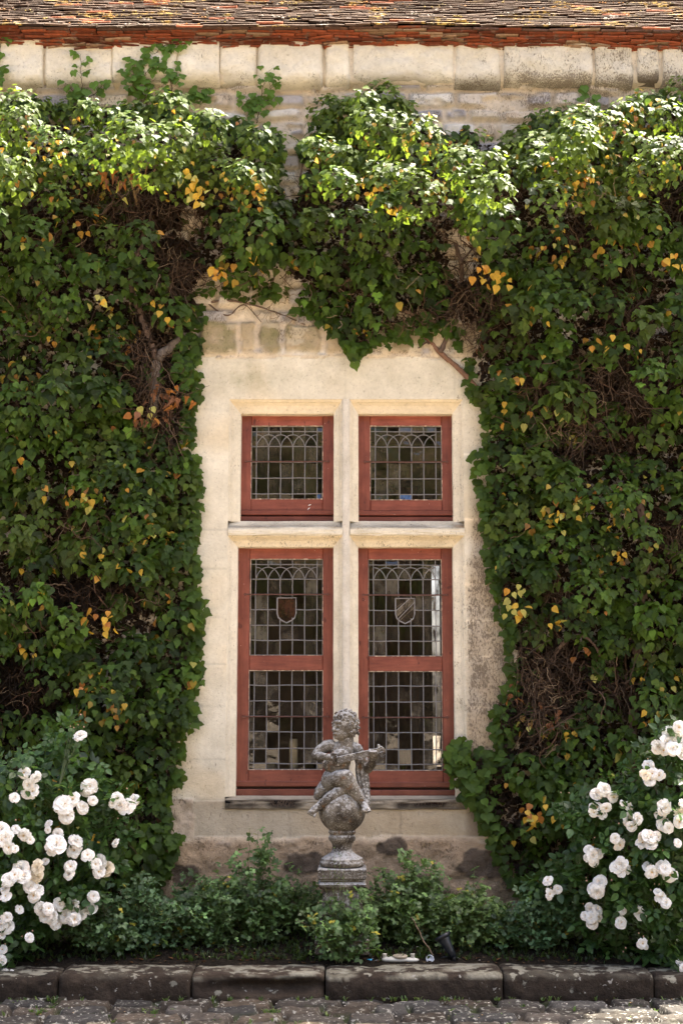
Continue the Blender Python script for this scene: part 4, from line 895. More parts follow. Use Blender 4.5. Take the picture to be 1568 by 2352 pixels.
def leaves(g, P, n, t, s, col, T, aspect=1.0):
    V0, F0 = T; n = nrm(n); t = nrm(t - (t * n).sum(-1, keepdims=True) * n); x = np.cross(t, n)
    s = np.asarray(s)[:, None, None]; V = P[:, None] + s * (V0[None, :, 0:1] * aspect * x[:, None] + V0[None, :, 1:2] * t[:, None] + V0[None, :, 2:3] * n[:, None])
    k = len(V0); N_ = len(P)
    g.add(V.reshape(-1, 3), (F0[None] + (np.arange(N_) * k)[:, None, None]).reshape(-1, 3), np.repeat(col, k, 0))
OUT_TOP = [(-330, 245), (0, 238), (60, 228), (150, 250), (200, 240), (260, 252), (330, 250), (420, 262), (480, 278), (560, 292), (630, 310), (655, 338), (650, 380), (655, 430), (690, 400), (690, 345), (735, 305), (760, 243), (810, 232), (870, 224), (925, 236), (955, 268), (1000, 300), (1040, 318), (1070, 295), (1100, 322), (1125, 352), (1160, 345), (1195, 312), (1230, 272), (1290, 258), (1330, 265), (1400, 252), (1460, 226), (1568, 220), (1900, 215)]
INNER = [(1900, 2160), (1240, 2100), (1165, 1995), (1120, 1885), (1062, 1812), (1040, 1735), (1058, 1705), (1135, 1752), (1150, 1700), (1135, 1640), (1185, 1585), (1182, 1500), (1160, 1425), (1142, 1355), (1128, 1262), (1122, 1185), (1106, 1092), (1126, 1002), (1118, 932), (1086, 885), (1082, 835), (1060, 800), (1040, 760), (1010, 745), (960, 775), (900, 775), (850, 790), (812, 815), (785, 775), (745, 738), (690, 705), (640, 682), (560, 668), (500, 680), (452, 695), (448, 775), (442, 832), (447, 900), (424, 952), (434, 1032), (441, 1082), (452, 1132), (440, 1182), (434, 1252), (444, 1352), (452, 1402), (444, 1482), (452, 1552), (428, 1602), (440, 1642), (398, 1702), (408, 1792), (368, 1832), (376, 1902), (402, 1925), (384, 1962), (330, 2080), (-330, 2150)]
IVY = OUT_TOP + INNER
# (cx, cy, rx, ry, strength) openings where bare stems or wall show
HOLES = [(305, 470, 130, 48, 1), (250, 440, 60, 30, .8), (440, 500, 70, 55, .95), (95, 700, 60, 34, .9), (395, 640, 55, 70, .7), (330, 840, 45, 95, .9), (380, 960, 45, 40, .8), (600, 655, 90, 45, .75), (668, 395, 42, 62, 1), (505, 660, 60, 50, .9),
 (700, 460, 34, 26, .8), (1015, 480, 34, 40, .7), (1060, 585, 34, 68, .95), (1075, 720, 70, 60, .95), (955, 740, 45, 38, .8), (1080, 780, 50, 50, .9), (1160, 700, 40, 60, .6), (1385, 890, 90, 60, 1), (1330, 985, 80, 50, 1), (1240, 870, 40, 60, .6), (1480, 930, 60, 60, .7), (1500, 330, 60, 26, .9), (1540, 440, 45, 60, .85), (1330, 560, 60, 30, .5),
 (1240, 1540, 95, 55, 1), (1235, 1650, 55, 45, .8), (1420, 1590, 70, 28, .7), (40, 1590, 80, 62, 1), (215, 1375, 95, 38, .95), (60, 1420, 60, 40, .7), (480, 440, 40, 40, .5), (830, 640, 60, 20, .3), (1440, 700, 50, 70, .6), (30, 900, 40, 30, .4), (190, 1205, 60, 30, .4), (1290, 1380, 60, 22, .7), (1560, 1250, 50, 50, .7), (860, 520, 40, 24, .4), (1130, 480, 50, 26, .5), (1205, 420, 40, 30, .5), (30, 500, 50, 40, .7), (150, 560, 60, 26, .6)]
def hole(u, v):
    h = np.zeros(np.shape(u))
    wu = u + (fbm(u / 60, v / 60, 3, 301) - .5) * 50; wv = v + (fbm(u / 60, v / 60, 3, 302) - .5) * 50
    for cx, cy, rx, ry, s in HOLES: h = np.maximum(h, s * (1 - sstep(.7, 1.15, np.hypot((wu - cx) / rx, (wv - cy) / ry))))
    return h
def thick(u, v):
    """how far the ivy stands off the wall (m)"""
    d_in = seg_dist(u, v, INNER, False); d_top = seg_dist(u, v, OUT_TOP, False)
    T = .05 + .30 * (1 - np.exp(-d_in / 150))
    top = np.clip(1.25 - d_top / 330, 0, 1); T = T + .30 * top * sstep(5, 42, d_top) * sstep(30, 160, d_in)
    T = T * (.35 + 1.3 * fbm(u / 95, v / 80, 3, 310)) * (1 - .65 * hole(u, v))
    lower = sstep(1300, 1800, v); T = T * (1 - .15 * lower)
    for cx, cy, rx, ry, a in ((1270, 480, 150, 70, .22), (1110, 420, 80, 80, .14), (1440, 440, 70, 60, .14), (610, 500, 70, 40, .20), (860, 430, 100, 100, .12), (740, 520, 60, 40, .12), (640, 370, 50, 40, .14), (400, 720, 40, 25, .12), (1250, 850, 90, 40, .05)): T = T + a * np.exp(-((u - cx) / rx) ** 2 - ((v - cy) / ry) ** 2)
    gap = np.exp(-((u - 690) / 50) ** 2) * (v < 450); T = T * (1 - .4 * gap)
    return T
G_DARK = np.array([.018, .036, .0055]); G_MID = np.array([.046, .086, .009]); G_OLIVE = np.array([.058, .072, .012]); G_LITE = np.array([.105, .155, .018])
Y1 = np.array([.58, .36, .04]); Y2 = np.array([.50, .24, .03]); Y3 = np.array([.45, .42, .10]); O1 = np.array([.36, .14, .03]); BR1 = np.array([.22, .10, .05])
def split(u): return u < 672
store = {True: dict(green=[], yellow=[], dry=[]), False: dict(green=[], yellow=[], dry=[])}
CLEAR = [(672, 382, 27, 72), (1060, 588, 22, 56), (640, 690, 60, 16), (505, 684, 44, 18), (1075, 785, 26, 26), (950, 762, 26, 12), (1120, 322, 30, 16)]
def put(kind, T, P, n, t, s, c, u):
    if kind != 'dry' or T is T_DRY:
        a, b = uv_of(P); wa = (fbm(a / 30, b / 30, 2, 350) - .5) * 30; k = np.ones(len(P), bool)
        for cx, cy, rx, ry in CLEAR: k &= ~(np.hypot((a + wa - cx) / rx, (b - 8 - cy) / ry) < 1)
        P, n, t, s, c, u = P[k], n[k], t[k], s[k], c[k], np.asarray(u)[k]
    m = split(u)
    for side in (True, False):
        k = m if side else ~m
        if k.any(): store[side][kind].append((T, P[k], n[k], t[k], s[k], c[k]))
r = np.random.default_rng(404)
# ---- clump centres by dart throwing
cand_ = np.stack([r.uniform(-300, 1870, 9000), r.uniform(215, 2100, 9000)], 1)
extra = np.array([(640, 345), (620, 380), (590, 330), (880, 240), (830, 250), (920, 260), (800, 280), (760, 330), (1090, 330), (1120, 380), (1180, 400), (1230, 300), (1280, 290), (1340, 290), (1260, 470), (1400, 380), (1450, 440), (1350, 450), (1530, 370), (640, 500), (590, 520), (1080, 420), (1130, 520), (400, 720), (330, 1120), (1160, 860), (1200, 880), (1130, 840), (1240, 830), (1500, 1000)])
cand_ = np.concatenate([extra, cand_]); acc = []
inside = in_poly(cand_[:, 0], cand_[:, 1], IVY)
for (u, v), ok in zip(cand_, inside):
    if not ok: continue
    dmin = 58 if v > 430 else 41
    if all((u - a) ** 2 + (v - b) ** 2 > dmin * dmin for a, b in acc): acc.append((u, v))
acc = np.array(acc); hh = hole(acc[:, 0], acc[:, 1]); din = seg_dist(acc[:, 0], acc[:, 1], INNER, False)
acc = acc[(r.random(len(acc)) > hh * .93) & (din > 12) & ((fbm(acc[:, 0] / 52, acc[:, 1] / 42, 2, 345) > .27) | (acc[:, 1] < 430))]
print("ivy clumps", len(acc))
for (u, v) in acc:
    T = float(thick(np.array([u]), np.array([v]))[0]); T = T * r.uniform(.45, 1.15) + (.06 if r.random() < .3 and T > .15 else 0); T = max(T, .05)
    din = float(seg_dist(np.array([u]), np.array([v]), INNER, False)[0]); Rr = min(r.uniform(.085, .145), .05 + din / 392 * .8)
    yc = -T + Rr * .45; yc = min(yc, -.04); c = at(u, v, yc)
    top_ = v < 470; nL = int((105 if top_ else 64) * (Rr / .115) ** 2 * r.uniform(.8, 1.15)) + 6
    d = r.normal(size=(nL, 3)); d[:, 1] = -abs(d[:, 1]) * .9 - .15; d[:, 2] += .25; d = nrm(d)
    rad = Rr * r.uniform(.62, 1.05, nL)[:, None]; el = np.array([1.15, .85, 1.0 + .25 * r.random()])
    P = c + d * rad * el; P[:, 1] = np.minimum(P[:, 1], -.03)
    up = .55 if v < 520 else .48
    n = nrm(d * .75 + np.array([0, -.50, up]) + r.normal(0, .36, (nL, 3))); t = nrm(d * np.array([.55, .3, .25]) + np.array([0, -.22, -.85]) + r.normal(0, .30, (nL, 3)))
    s = r.uniform(.026, .044, nL) * r.uniform(.9, 1.15) if top_ else r.uniform(.034, .056, nL) * (r.uniform(.85, 1.25)); 
    hue = r.random(); base = G_DARK * (1 - hue) + G_MID * hue
    if r.random() < .25: base = base * .5 + G_OLIVE * .5
    cc = base * np.exp(r.normal(0, .42, (nL, 1))); young = r.random(nL) < (.55 if v < 480 else .14); cc[young] = (G_LITE if v < 480 else (G_MID * .6 + G_LITE * .4)) * r.uniform(.7, 1.15, (young.sum(), 1))  # near the top the lighter green paints sunlight into the leaf colour
    uu, vv = uv_of(P); ky = .013 + .26 * (fbm(np.array([u / 70.]), np.array([v / 70.]), 3, 330)[0] > .60) * r.random()
    if (950 < v < 1500 and u < 430) or (420 < v < 720 and 380 < u < 760): ky += .018
    yl = (r.random(nL) < ky * (1.6 * (d[:, 2] < .1) + .45)); g_ = ~yl
    T_ = T_OV if r.random() < .4 else T_LO
    put('green', T_, P[g_], n[g_], t[g_], s[g_], cc[g_], uu[g_])
    if yl.any():
        mx = r.random((yl.sum(), 1)) ** 2 * .75; yc_ = np.array([Y1, Y2, Y1, Y3, O1])[r.integers(0, 5, yl.sum())] * r.uniform(.7, 1.15, (yl.sum(), 1)) * (1 - mx) + np.array([.08, .11, .015]) * mx; put('yellow', T_OV, P[yl] + n[yl] * .008, n[yl] + r.normal(0, .35, (yl.sum(), 3)), t[yl], s[yl] * .85, yc_, uu[yl])
# ---- inner layer close to the stems
N1 = 3200; u = r.uniform(-300, 1870, N1); v = r.uniform(222, 2090, N1); k = in_poly(u, v, IVY); u, v = u[k], v[k]; k = r.random(len(u)) > hole(u, v) * 1.02; u, v = u[k], v[k]
Tt = thick(u, v); Yv = -np.clip(Tt * r.uniform(.05, .5, len(u)), .02, .5); P = atn(u, v, Yv); m = len(u)
n = nrm(np.array([0, -.8, .45]) + r.normal(0, .35, (m, 3))); t = nrm(np.array([0, -.1, -.9]) + r.normal(0, .45, (m, 3)))
cc = (G_DARK * .9 + (G_MID - G_DARK) * r.random((m, 1)) * .8) * r.uniform(.75, 1.2, (m, 1)); put('green', T_LO, P, n, t, r.uniform(.036, .066, m), cc, u)
# ---- creeping leaves pressed to the stone along every margin
def margin(poly, N_, spread_in, spread_out, seed, smin=.036, smax=.062):
    rr = np.random.default_rng(seed); seg = np.array([math.dist(poly[i], poly[i + 1]) for i in range(len(poly) - 1)]); cum = np.cumsum(np.r_[0, seg]); a = rr.uniform(0, cum[-1], N_)
    i = np.clip(np.searchsorted(cum, a) - 1, 0, len(seg) - 1); f = (a - cum[i]) / seg[i]; p = np.array(poly); q = p[i] * (1 - f)[:, None] + p[i + 1] * f[:, None]
    q = q + rr.normal(0, 1, (N_, 2)) * spread_in; u, v = q[:, 0], q[:, 1]; k = in_poly(u, v, IVY) | (seg_dist(u, v, IVY) < spread_out); u, v = u[k], v[k]; m = len(u)
    din = seg_dist(u, v, IVY); Yv = -(.028 + rr.uniform(0, .05, m) + din / 392 * .5 * rr.random(m)); P = atn(u, v, Yv)
    n = nrm(np.array([0, -1, .25]) + rr.normal(0, .28, (m, 3))); t = nrm(np.array([0, -.05, -.8]) + rr.normal(0, .5, (m, 3)))
    cc = (G_DARK + (G_MID * 1.15 - G_DARK) * rr.random((m, 1))) * rr.uniform(.8, 1.3, (m, 1)); s = rr.uniform(smin, smax, m)
    lo = rr.random(m) < .6
    put('green', T_BR, P[lo], n[lo], t[lo], s[lo], cc[lo], u[lo]); put('green', T_LO, P[~lo], n[~lo], t[~lo], s[~lo], cc[~lo], u[~lo])
margin(INNER[1:20], 850, 19, 17, 1); margin(INNER[30:-1], 1150, 19, 17, 2); margin(INNER[20:31], 330, 16, 8, 6); margin(OUT_TOP[1:-1], 1000, 12, 7, 3)
# sprigs that reach out over the stone
for (cu, cv, ru, rv, N_) in ((1100, 1060, 26, 30, 10), (1055, 1735, 26, 34, 20), (1085, 1790, 34, 44, 26), (1120, 1860, 34, 44, 26), (450, 1360, 10, 16, 4), (452, 1412, 12, 14, 4), (440, 1625, 12, 16, 5), (395, 1935, 20, 20, 14), (420, 850, 20, 60, 40), (810, 790, 25, 22, 22), (945, 760, 45, 16, 16), (1245, 880, 60, 50, 40), (1170, 930, 40, 60, 40)):
    rr = np.random.default_rng(cu); u = cu + rr.normal(0, ru * .55, N_); v = cv + rr.normal(0, rv * .55, N_); P = atn(u, v, -rr.uniform(.05, .11, N_)); n = nrm(np.array([0, -1, .3]) + rr.normal(0, .3, (N_, 3))); t = nrm(np.array([0, -.1, -.8]) + rr.normal(0, .45, (N_, 3)))
    put('green', T_BR, P, n, t, rr.uniform(.045, .065, N_), (G_MID * 1.1) * rr.uniform(.7, 1.25, (N_, 1)), u)
# clusters of yellow and russet leaves at measured places
for (cu, cv, n_, cols, dp) in ((435, 410, 12, (Y1, Y3), .42), (455, 445, 8, (Y1, Y3), .42), (300, 420, 14, (BR1, O1, Y3), .30), (260, 400, 8, (BR1, O1), .30), (490, 620, 9, (Y1, Y2), .30), (575, 570, 3, (Y1,), .33), (608, 555, 3, (Y1, O1), .33), (1135, 640, 14, (Y1, Y1, Y2), .33), (1110, 610, 4, (Y2,), .3), (1240, 380, 2, (Y1,), .5), (1330, 400, 5, (Y1, O1), .5), (230, 680, 6, (Y1, Y3), .3), (330, 945, 9, (Y3, BR1, O1), .2), (370, 905, 12, (BR1, O1, BR1), .15), (390, 925, 10, (BR1, O1), .15), (350, 960, 9, (BR1,), .15), (120, 975, 3, (Y1, O1), .28), (215, 1420, 8, (Y2, O1, Y1), .25), (255, 1432, 6, (Y1, Y2), .25), (1190, 1350, 5, (Y2, Y3), .2), (1180, 1400, 9, (Y1, Y2, Y3), .2), (1265, 1420, 4, (Y1, Y2), .22), (1240, 1875, 9, (Y1, Y3, O1), .2), (1210, 1860, 6, (Y1, O1), .2), (1545, 600, 8, (Y1, Y2), .35), (1390, 560, 4, (Y1,), .3), (1400, 780, 3, (Y1,), .3), (1350, 795, 3, (Y2, O1), .25), (1055, 560, 4, (O1, BR1), .06), (1090, 800, 6, (BR1, O1), .05), (660, 420, 3, (Y1,), .1), (1035, 640, 2, (Y1,), .2), (1300, 955, 4, (Y1, Y3), .2), (1310, 1690, 3, (Y1,), .15), (1290, 1640, 8, (BR1, BR1), .1), (1190, 1600, 10, (BR1, O1), .06), (1330, 1500, 3, (O1,), .1), (190, 1580, 5, (Y1, O1), .25), (90, 540, 3, (Y2,), .3), (40, 410, 3, (Y2, Y1), .42), (130, 370, 2, (Y1,), .46)):
    rr = np.random.default_rng(cu + cv); u = cu + rr.normal(0, 11 + n_ * .8, n_); v = cv + rr.normal(0, 9 + n_ * .5, n_); P = atn(u, v, -dp - rr.uniform(.0, .05, n_)); n = nrm(np.array([0, -1, .35]) + rr.normal(0, .5, (n_, 3))); t = nrm(np.array([0, -.1, -.9]) + rr.normal(0, .35, (n_, 3)))
    c = np.array(cols)[rr.integers(0, len(cols), n_)] * rr.uniform(.8, 1.15, (n_, 1)); dry = cols[0] is BR1
    put('dry' if dry else 'yellow', T_DRY if dry else T_OV, P, n, t, rr.uniform(.034, .054, n_), c, u)
# ---- stems: roots, trunks and a tangle of twigs
def wander(p0, d0, L, seg, wig, rr, grav=-.02, ymax=-.012, ymin=-.45):
    P = [np.array(p0, float)]; d = nrm(np.array(d0, float))
    for i in range(int(L / seg)):
        d = nrm(d + rr.normal(0, wig, 3) * np.array([1, .5, 1]) + np.array([0, 0, grav])); q = P[-1] + d * seg
        if q[1] > ymax: q[1] = ymax; d[1] = -abs(d[1]) * .5
        if q[1] < ymin: d[1] = abs(d[1])
        P.append(q)
    return np.array(P)
tw = {True: B(), False: B()}; trk = {True: B(), False: B()}
rr = np.random.default_rng(515); cnt = 0
BARE = [(668, 395, 42, 70), (600, 662, 100, 48), (505, 670, 66, 55), (1058, 585, 30, 70), (955, 745, 55, 34), (1060, 770, 50, 45), (440, 510, 30, 45), (95, 700, 28, 32), (1030, 480, 20, 30)]
def bare(u, v):
    m = np.zeros(np.shape(u), bool)
    for cx, cy, rx, ry in BARE: m |= np.hypot((u - cx) / rx, (v - cy) / ry) < 1
    return m
u = rr.uniform(-300, 1870, 130000); v = rr.uniform(235, 2090, 130000); k = in_poly(u, v, IVY) & ~bare(u, v) & (seg_dist(u, v, INNER, False) > 14) & ((v > 330) | (rr.random(130000) < .4)); u, v = u[k], v[k]; m_ = len(u)
P = atn(u, v, -rr.uniform(.03, .085, m_)); MATC = np.array([.013, .009, .006]) * rr.uniform(.3, 1.6, (m_, 1)); T_MAT = (np.array([(0, 0, 0), (-.35, .5, .15), (.35, .5, .15), (0, 1, -.1)]), np.array([(0, 2, 1), (1, 2, 3)])); MAT = (P, nrm(np.array([0, -1, .2]) + rr.normal(0, .7, (m_, 3))), rr.normal(0, 1, (m_, 3)) + np.array([0, 0, -.6]), rr.uniform(.02, .05, m_), MATC, u)  # near-black mat on the wall stands in for deep shade between leaves
put('dry', T_MAT, *MAT)
# extra dark thatch standing in for shade, and hair-thin runners inside the openings
HB = [h for h in HOLES if not bare(np.array([h[0]]), np.array([h[1]]))[0]]
def in_holes(n, spread):
    w_ = np.array([h[2] * h[3] for h in HB], float); k = rr.choice(len(HB), n, p=w_ / w_.sum()); hb = np.array(HB)[k]; a = rr.uniform(0, 6.283, n); q = np.sqrt(rr.random(n)) * spread
    u = hb[:, 0] + np.cos(a) * q * hb[:, 2]; v = hb[:, 1] + np.sin(a) * q * hb[:, 3]; ok = in_poly(u, v, IVY) & ~bare(u, v) & (seg_dist(u, v, INNER, False) > 14); return u[ok], v[ok]
u, v = in_holes(42000, 1.3); m_ = len(u); put('dry', T_MAT, atn(u, v, -rr.uniform(.03, .10, m_)), nrm(np.array([0, -1, .2]) + rr.normal(0, .7, (m_, 3))), rr.normal(0, 1, (m_, 3)) + np.array([0, 0, -.6]), rr.uniform(.02, .05, m_), np.array([.013, .009, .006]) * rr.uniform(.3, 1.7, (m_, 1)), u)
def strands(u, v, Y, L, w0, col, g):
    n = len(u); P = atn(u, v, Y); d = nrm(np.stack([rr.normal(0, .6, n), rr.normal(0, .25, n), rr.choice([-1, 1], n) * rr.uniform(.3, 1.1, n)], -1)); pts = [P]; K = 8
    for k in range(K - 1):
        d = nrm(d + rr.normal(0, .25, (n, 3)) * np.array([1, .5, 1])); P = P + d * (L / K)[:, None]; P[:, 1] = np.minimum(P[:, 1], -.012); pts.append(P)
    Q = np.stack(pts, 1); T = np.gradient(Q, axis=1); A = nrm(np.cross(T, np.array([0., 1, 0]))); Bn = nrm(np.cross(T, A)); an = np.arange(3) * 2.0944; w_ = w0[:, None, None, None] * np.linspace(1, .45, K)[None, :, None, None]
    V = Q[:, :, None] + w_ * (np.cos(an)[None, None, :, None] * A[:, :, None] + np.sin(an)[None, None, :, None] * Bn[:, :, None]); base = (np.arange(n) * K * 3)[:, None, None]; i = (np.arange(K - 1) * 3)[None, :, None]; j = np.arange(3)[None, None]; j2 = (j + 1) % 3
    F = np.stack([base + i + j, base + i + j2, base + i + 3 + j2, base + i + 3 + j], -1).reshape(-1, 4); g.add(V.reshape(-1, 3), F, np.repeat(col, K * 3, 0))
while cnt < 4200:
    if rr.random() < .82: h = HOLES[rr.integers(len(HOLES))]; u = h[0] + rr.normal(0, h[2] * .75); v = h[1] + rr.normal(0, h[3] * .75)
    else: u = rr.uniform(-250, 1800); v = rr.uniform(330, 2000)
    if not in_poly(np.array([u]), np.array([v]), IVY)[0] or abs(u - 668) < 40 and v < 470: continue
    if min(abs(seg_dist(np.array([u]), np.array([v]), INNER, False))) < 16 or v < 330 and rr.random() < .8: continue
    y = -rr.uniform(.02, .20 if u > 400 else .26) * (1 - .5 * (rr.random() < .5)); th = rr.choice([.0011, .0017, .0026, .004], p=[.38, .36, .2, .06]); P = wander(at(u, v, y), (rr.normal(0, 1), rr.normal(0, .25), rr.choice([-1, 1]) * .9), rr.uniform(.08, .34), .022, .36, rr)
    uu, vv = uv_of(P); ok = in_poly(uu, vv, IVY); 
    if not ok.all(): P = P[:max(2, int(np.argmin(ok)))]
    if len(P) < 3: continue
    pale = rr.random(); c = np.array([.075, .042, .024]) * (.5 + 1.0 * pale) if pale < .88 else np.array([.20, .14, .085])
    tw[bool(split(u))].tube(P, np.linspace(th * 1.2, th * .5, len(P)), 4, c, cap=False); cnt += 1
def limb(pts, r0, r1, dp, side, seed, col=(.13, .085, .06)):
    P = np.array([at(u, v, -d) for (u, v), d in zip(pts, dp)]); s = np.linspace(0, len(P) - 1, len(P) * 7); i = np.clip(s.astype(int), 0, len(P) - 2); f = (s - i)[:, None]
    p0, p1, p2, p3 = P[np.maximum(i - 1, 0)], P[i], P[i + 1], P[np.minimum(i + 2, len(P) - 1)]; Q = .5 * (2 * p1 + (p2 - p0) * f + (2 * p0 - 5 * p1 + 4 * p2 - p3) * f ** 2 + (3 * p1 - 3 * p2 + p3 - p0) * f ** 3)
    q = np.random.default_rng(seed); Q += q.normal(0, r0 * .10, Q.shape); trk[side].tube(Q, np.linspace(r0, r1, len(Q)) * q.uniform(.85, 1.18, len(Q)), 9, np.array(col) * q.uniform(.8, 1.2))
limb([(435, 765), (395, 795), (362, 825), (357, 880), (354, 935), (345, 1000), (340, 1060)], .026, .030, [.05, .08, .10, .10, .10, .06, .03], True, 1, (.14, .11, .085))
limb([(362, 825), (330, 740), (300, 640), (330, 540), (300, 440)], .022, .008, [.1, .09, .08, .08, .10], True, 2)
limb([(315, 470), (305, 430), (290, 395), (270, 375)], .009, .003, [.12, .22, .32, .38], True, 3, (.26, .17, .08)); limb([(310, 450), (330, 410), (340, 370), (335, 350)], .008, .003, [.15, .26, .36, .40], True, 4, (.26, .17, .08)); limb([(312, 440), (350, 400), (360, 380)], .006, .002, [.18, .30, .38], True, 5, (.26, .17, .08))
limb([(200, 2040), (190, 1700), (140, 1300), (180, 900), (120, 600), (150, 420)], .022, .008, [.03] * 6, True, 6, (.05, .035, .025))
limb([(450, 700), (520, 690), (580, 700), (640, 720), (700, 745)], .008, .003, [.04] * 5, True, 7); limb([(470, 690), (520, 725), (560, 700), (600, 740)], .006, .002, [.04] * 4, True, 8)
limb([(960, 745), (985, 780), (1010, 810), (1045, 840), (1082, 878), (1120, 930)], .013, .017, [.05, .04, .04, .04, .04, .04], False, 11, (.22, .12, .075)); limb([(1045, 560), (1060, 620), (1055, 690), (1040, 740), (1010, 810)], .012, .016, [.05] * 5, False, 12)
limb([(1060, 680), (1120, 730), (1180, 780), (1235, 840), (1262, 910), (1265, 1000), (1290, 1200), (1260, 1540), (1300, 1800), (1290, 2080)], .018, .026, [.06, .07, .08, .08, .08, .05, .03, .03, .03, .03], False, 13, (.075, .045, .03))
limb([(1262, 910), (1330, 880), (1400, 800), (1440, 640), (1500, 430)], .020, .008, [.07] * 5, False, 14); limb([(1240, 1560), (1290, 1480), (1330, 1460), (1370, 1490), (1385, 1560)], .012, .006, [.08, .11, .13, .12, .1], False, 15)
limb([(1460, 2060), (1450, 1600), (1480, 1300), (1450, 1000), (1500, 700)], .04, .015, [.05] * 5, False, 16); limb([(1000, 740), (900, 700), (800, 620), (720, 520), (690, 430), (700, 350)], .014, .005, [.05] * 6, False, 17); limb([(1130, 1640), (1170, 1590), (1230, 1560)], .006, .012, [.04] * 3, False, 18)
for k, (u0, v0, u1, v1) in enumerate(((1060, 600, 1095, 560), (1060, 640, 1030, 610), (1056, 690, 1090, 660), (985, 790, 960, 800), (1370, 900, 1420, 860), (1100, 760, 1080, 700), (1490, 350, 1560, 335), (1500, 340, 1470, 370))): limb([(u0, v0), ((u0 + u1) / 2 + 6, (v0 + v1) / 2 - 8), (u1, v1)], .007, .003, [.05 if u0 < 1400 else .3] * 3, False, 30 + k)
# bare pale twigs sticking out
for spread, n_, y0, y1, b0 in ((1.15, 4600, .04, .13, .9), (.85, 1700, .10, .22, 1.35)):
    u, v = in_holes(n_, spread); n_ = len(u); wv_ = rr.choice([.0013, .0024, .0045], n_, p=[.42, .38, .20]); c_ = np.array([.062, .040, .025]) * (b0 * np.exp(rr.normal(-.3, .55, n_)) * np.where((u < 300) & (v > 1300), .25, 1))[:, None]; m_ = split(u)
    Yd = -rr.uniform(y0, y1, n_); Ls = rr.uniform(.08, .30, n_)
    for side in (True, False): k = m_ if side else ~m_; strands(u[k], v[k], Yd[k], Ls[k], wv_[k], c_[k], tw[side])
for (cu, cv, dp, n_) in ((90, 730, .12, 10), (480, 650, .1, 8), (1330, 940, .18, 16), (1300, 990, .16, 12), (1240, 1560, .14, 14), (1290, 1600, .15, 12), (1270, 1700, .14, 12), (1490, 330, .38, 8), (940, 650, .3, 5), (1060, 720, .12, 10), (330, 420, .32, 12), (1350, 450, .5, 6), (1150, 460, .4, 6), (400, 600, .12, 8), (790, 700, .16, 8), (600, 700, .08, 14), (650, 720, .06, 10)):
    for k in range(n_):
        P = wander(at(cu + rr.normal(0, 22), cv + rr.normal(0, 16), -dp), (rr.normal(0, 1), -.25, rr.normal(.1, .8)), rr.uniform(.05, .16), .014, .40, rr, 0, ymin=-.7); tw[bool(split(cu))].tube(P, np.linspace(.0024, .0009, len(P)), 4, np.array([.27, .19, .11]) * rr.uniform(.5, 1.2), cap=False)
for side, lab in ((True, "thick ivy covering the wall left of the window, dotted with many yellow leaves"), (False, "thick ivy over the window head and right wall, bare reddish stem at the lintel")):
    iv = thing("ivy", lab, "ivy"); st_ = store[side]
    for kind, nm, mt in (('green', 'foliage', M_IVY), ('yellow', 'yellow_leaves', M_YEL), ('dry', 'withered_leaves_shade_mat', M_DRY)):
        g = B()
        for (T, P, n, t, s, c) in st_[kind]:
            if len(P): leaves(g, P, n, t, s, c, T)
        o = g.build(nm, mt, iv)
        if kind != 'green': o['label'] = "bright yellow and orange leaves" if kind == 'yellow' else "curled brown withered leaves and a near-black mat standing in for shade"
    trk[side].build("trunk", M_BARK, iv, True); tw[side].build("twigs", M_BARK, iv)
# ---- separate young shoots on the bare wall under the eave
def shoot(lab, stems, n_, seed, s0=.048):
    rr = np.random.default_rng(seed); t_ = thing("ivy_shoot", lab, "ivy shoot", "young ivy shoots climbing the bare wall above the main ivy"); S = B(); g = B(); Ps = []
    for pts in stems:
        Q = np.array([at(u, v, -.125 if v < 212 else -.05) for u, v in pts]); s = np.linspace(0, len(Q) - 1, 6 * len(Q)); i = np.clip(s.astype(int), 0, len(Q) - 2); P = Q[i] * (1 - (s - i))[:, None] + Q[i + 1] * (s - i)[:, None]; P += rr.normal(0, .003, P.shape) * np.array([1, .3, 1]); S.tube(P, np.linspace(.0035, .0012, len(P)), 5, (.09, .06, .03)); Ps.append(P)
    m = 0; LP = []; 
    for P in Ps:
        k = max(3, int(n_ * len(P) / sum(len(q) for q in Ps)))
        for a in range(k):
            b = P[rr.integers(len(P))]; o = np.array([rr.choice([-1, 1]) * rr.uniform(.015, .062), -rr.uniform(.01, .03), rr.uniform(-.02, .04)]); S.tube([b, b + o * .6 + np.array([0, 0, .008]), b + o], .0009, 4, (.14, .16, .05), cap=False); LP.append(b + o)
    LP = np.array(LP); m = len(LP); n = nrm(np.array([0, -1, .35]) + rr.normal(0, .28, (m, 3))); t = nrm(np.array([0, -.05, -.8]) + rr.normal(0, .4, (m, 3))); c = np.array([.085, .16, .024]) * rr.uniform(.7, 1.3, (m, 1)); lo = rr.random(m) < .6
    leaves(g, LP[lo], n[lo], t[lo], rr.uniform(.75, 1.2, lo.sum()) * s0, c[lo], T_BR); leaves(g, LP[~lo], n[~lo], t[~lo], rr.uniform(.7, 1.1, (~lo).sum()) * s0, c[~lo], T_LO); g.build("foliage", M_IVY, t_); S.build("stem", M_BARK, t_)
shoot("bright green ivy shoot cut by the left edge just below the eave", [[(-20, 250), (-10, 180), (0, 120), (4, 85)]], 26, 1, .06)
shoot("slim upright ivy shoot on the cornice, second from the left edge", [[(188, 252), (190, 210), (187, 170), (186, 125)], [(190, 230), (165, 205), (150, 190)], [(190, 230), (220, 215), (235, 195)]], 44, 2)
shoot("largest of the young ivy shoots, forked and bushy, reaching up to the red eave", [[(340, 262), (332, 215), (335, 170), (350, 130), (375, 105), (400, 95)], [(390, 250), (395, 200), (385, 160), (395, 120), (415, 108)], [(330, 220), (308, 200), (305, 150)], [(400, 225), (440, 235), (465, 215), (460, 245)]], 150, 3)
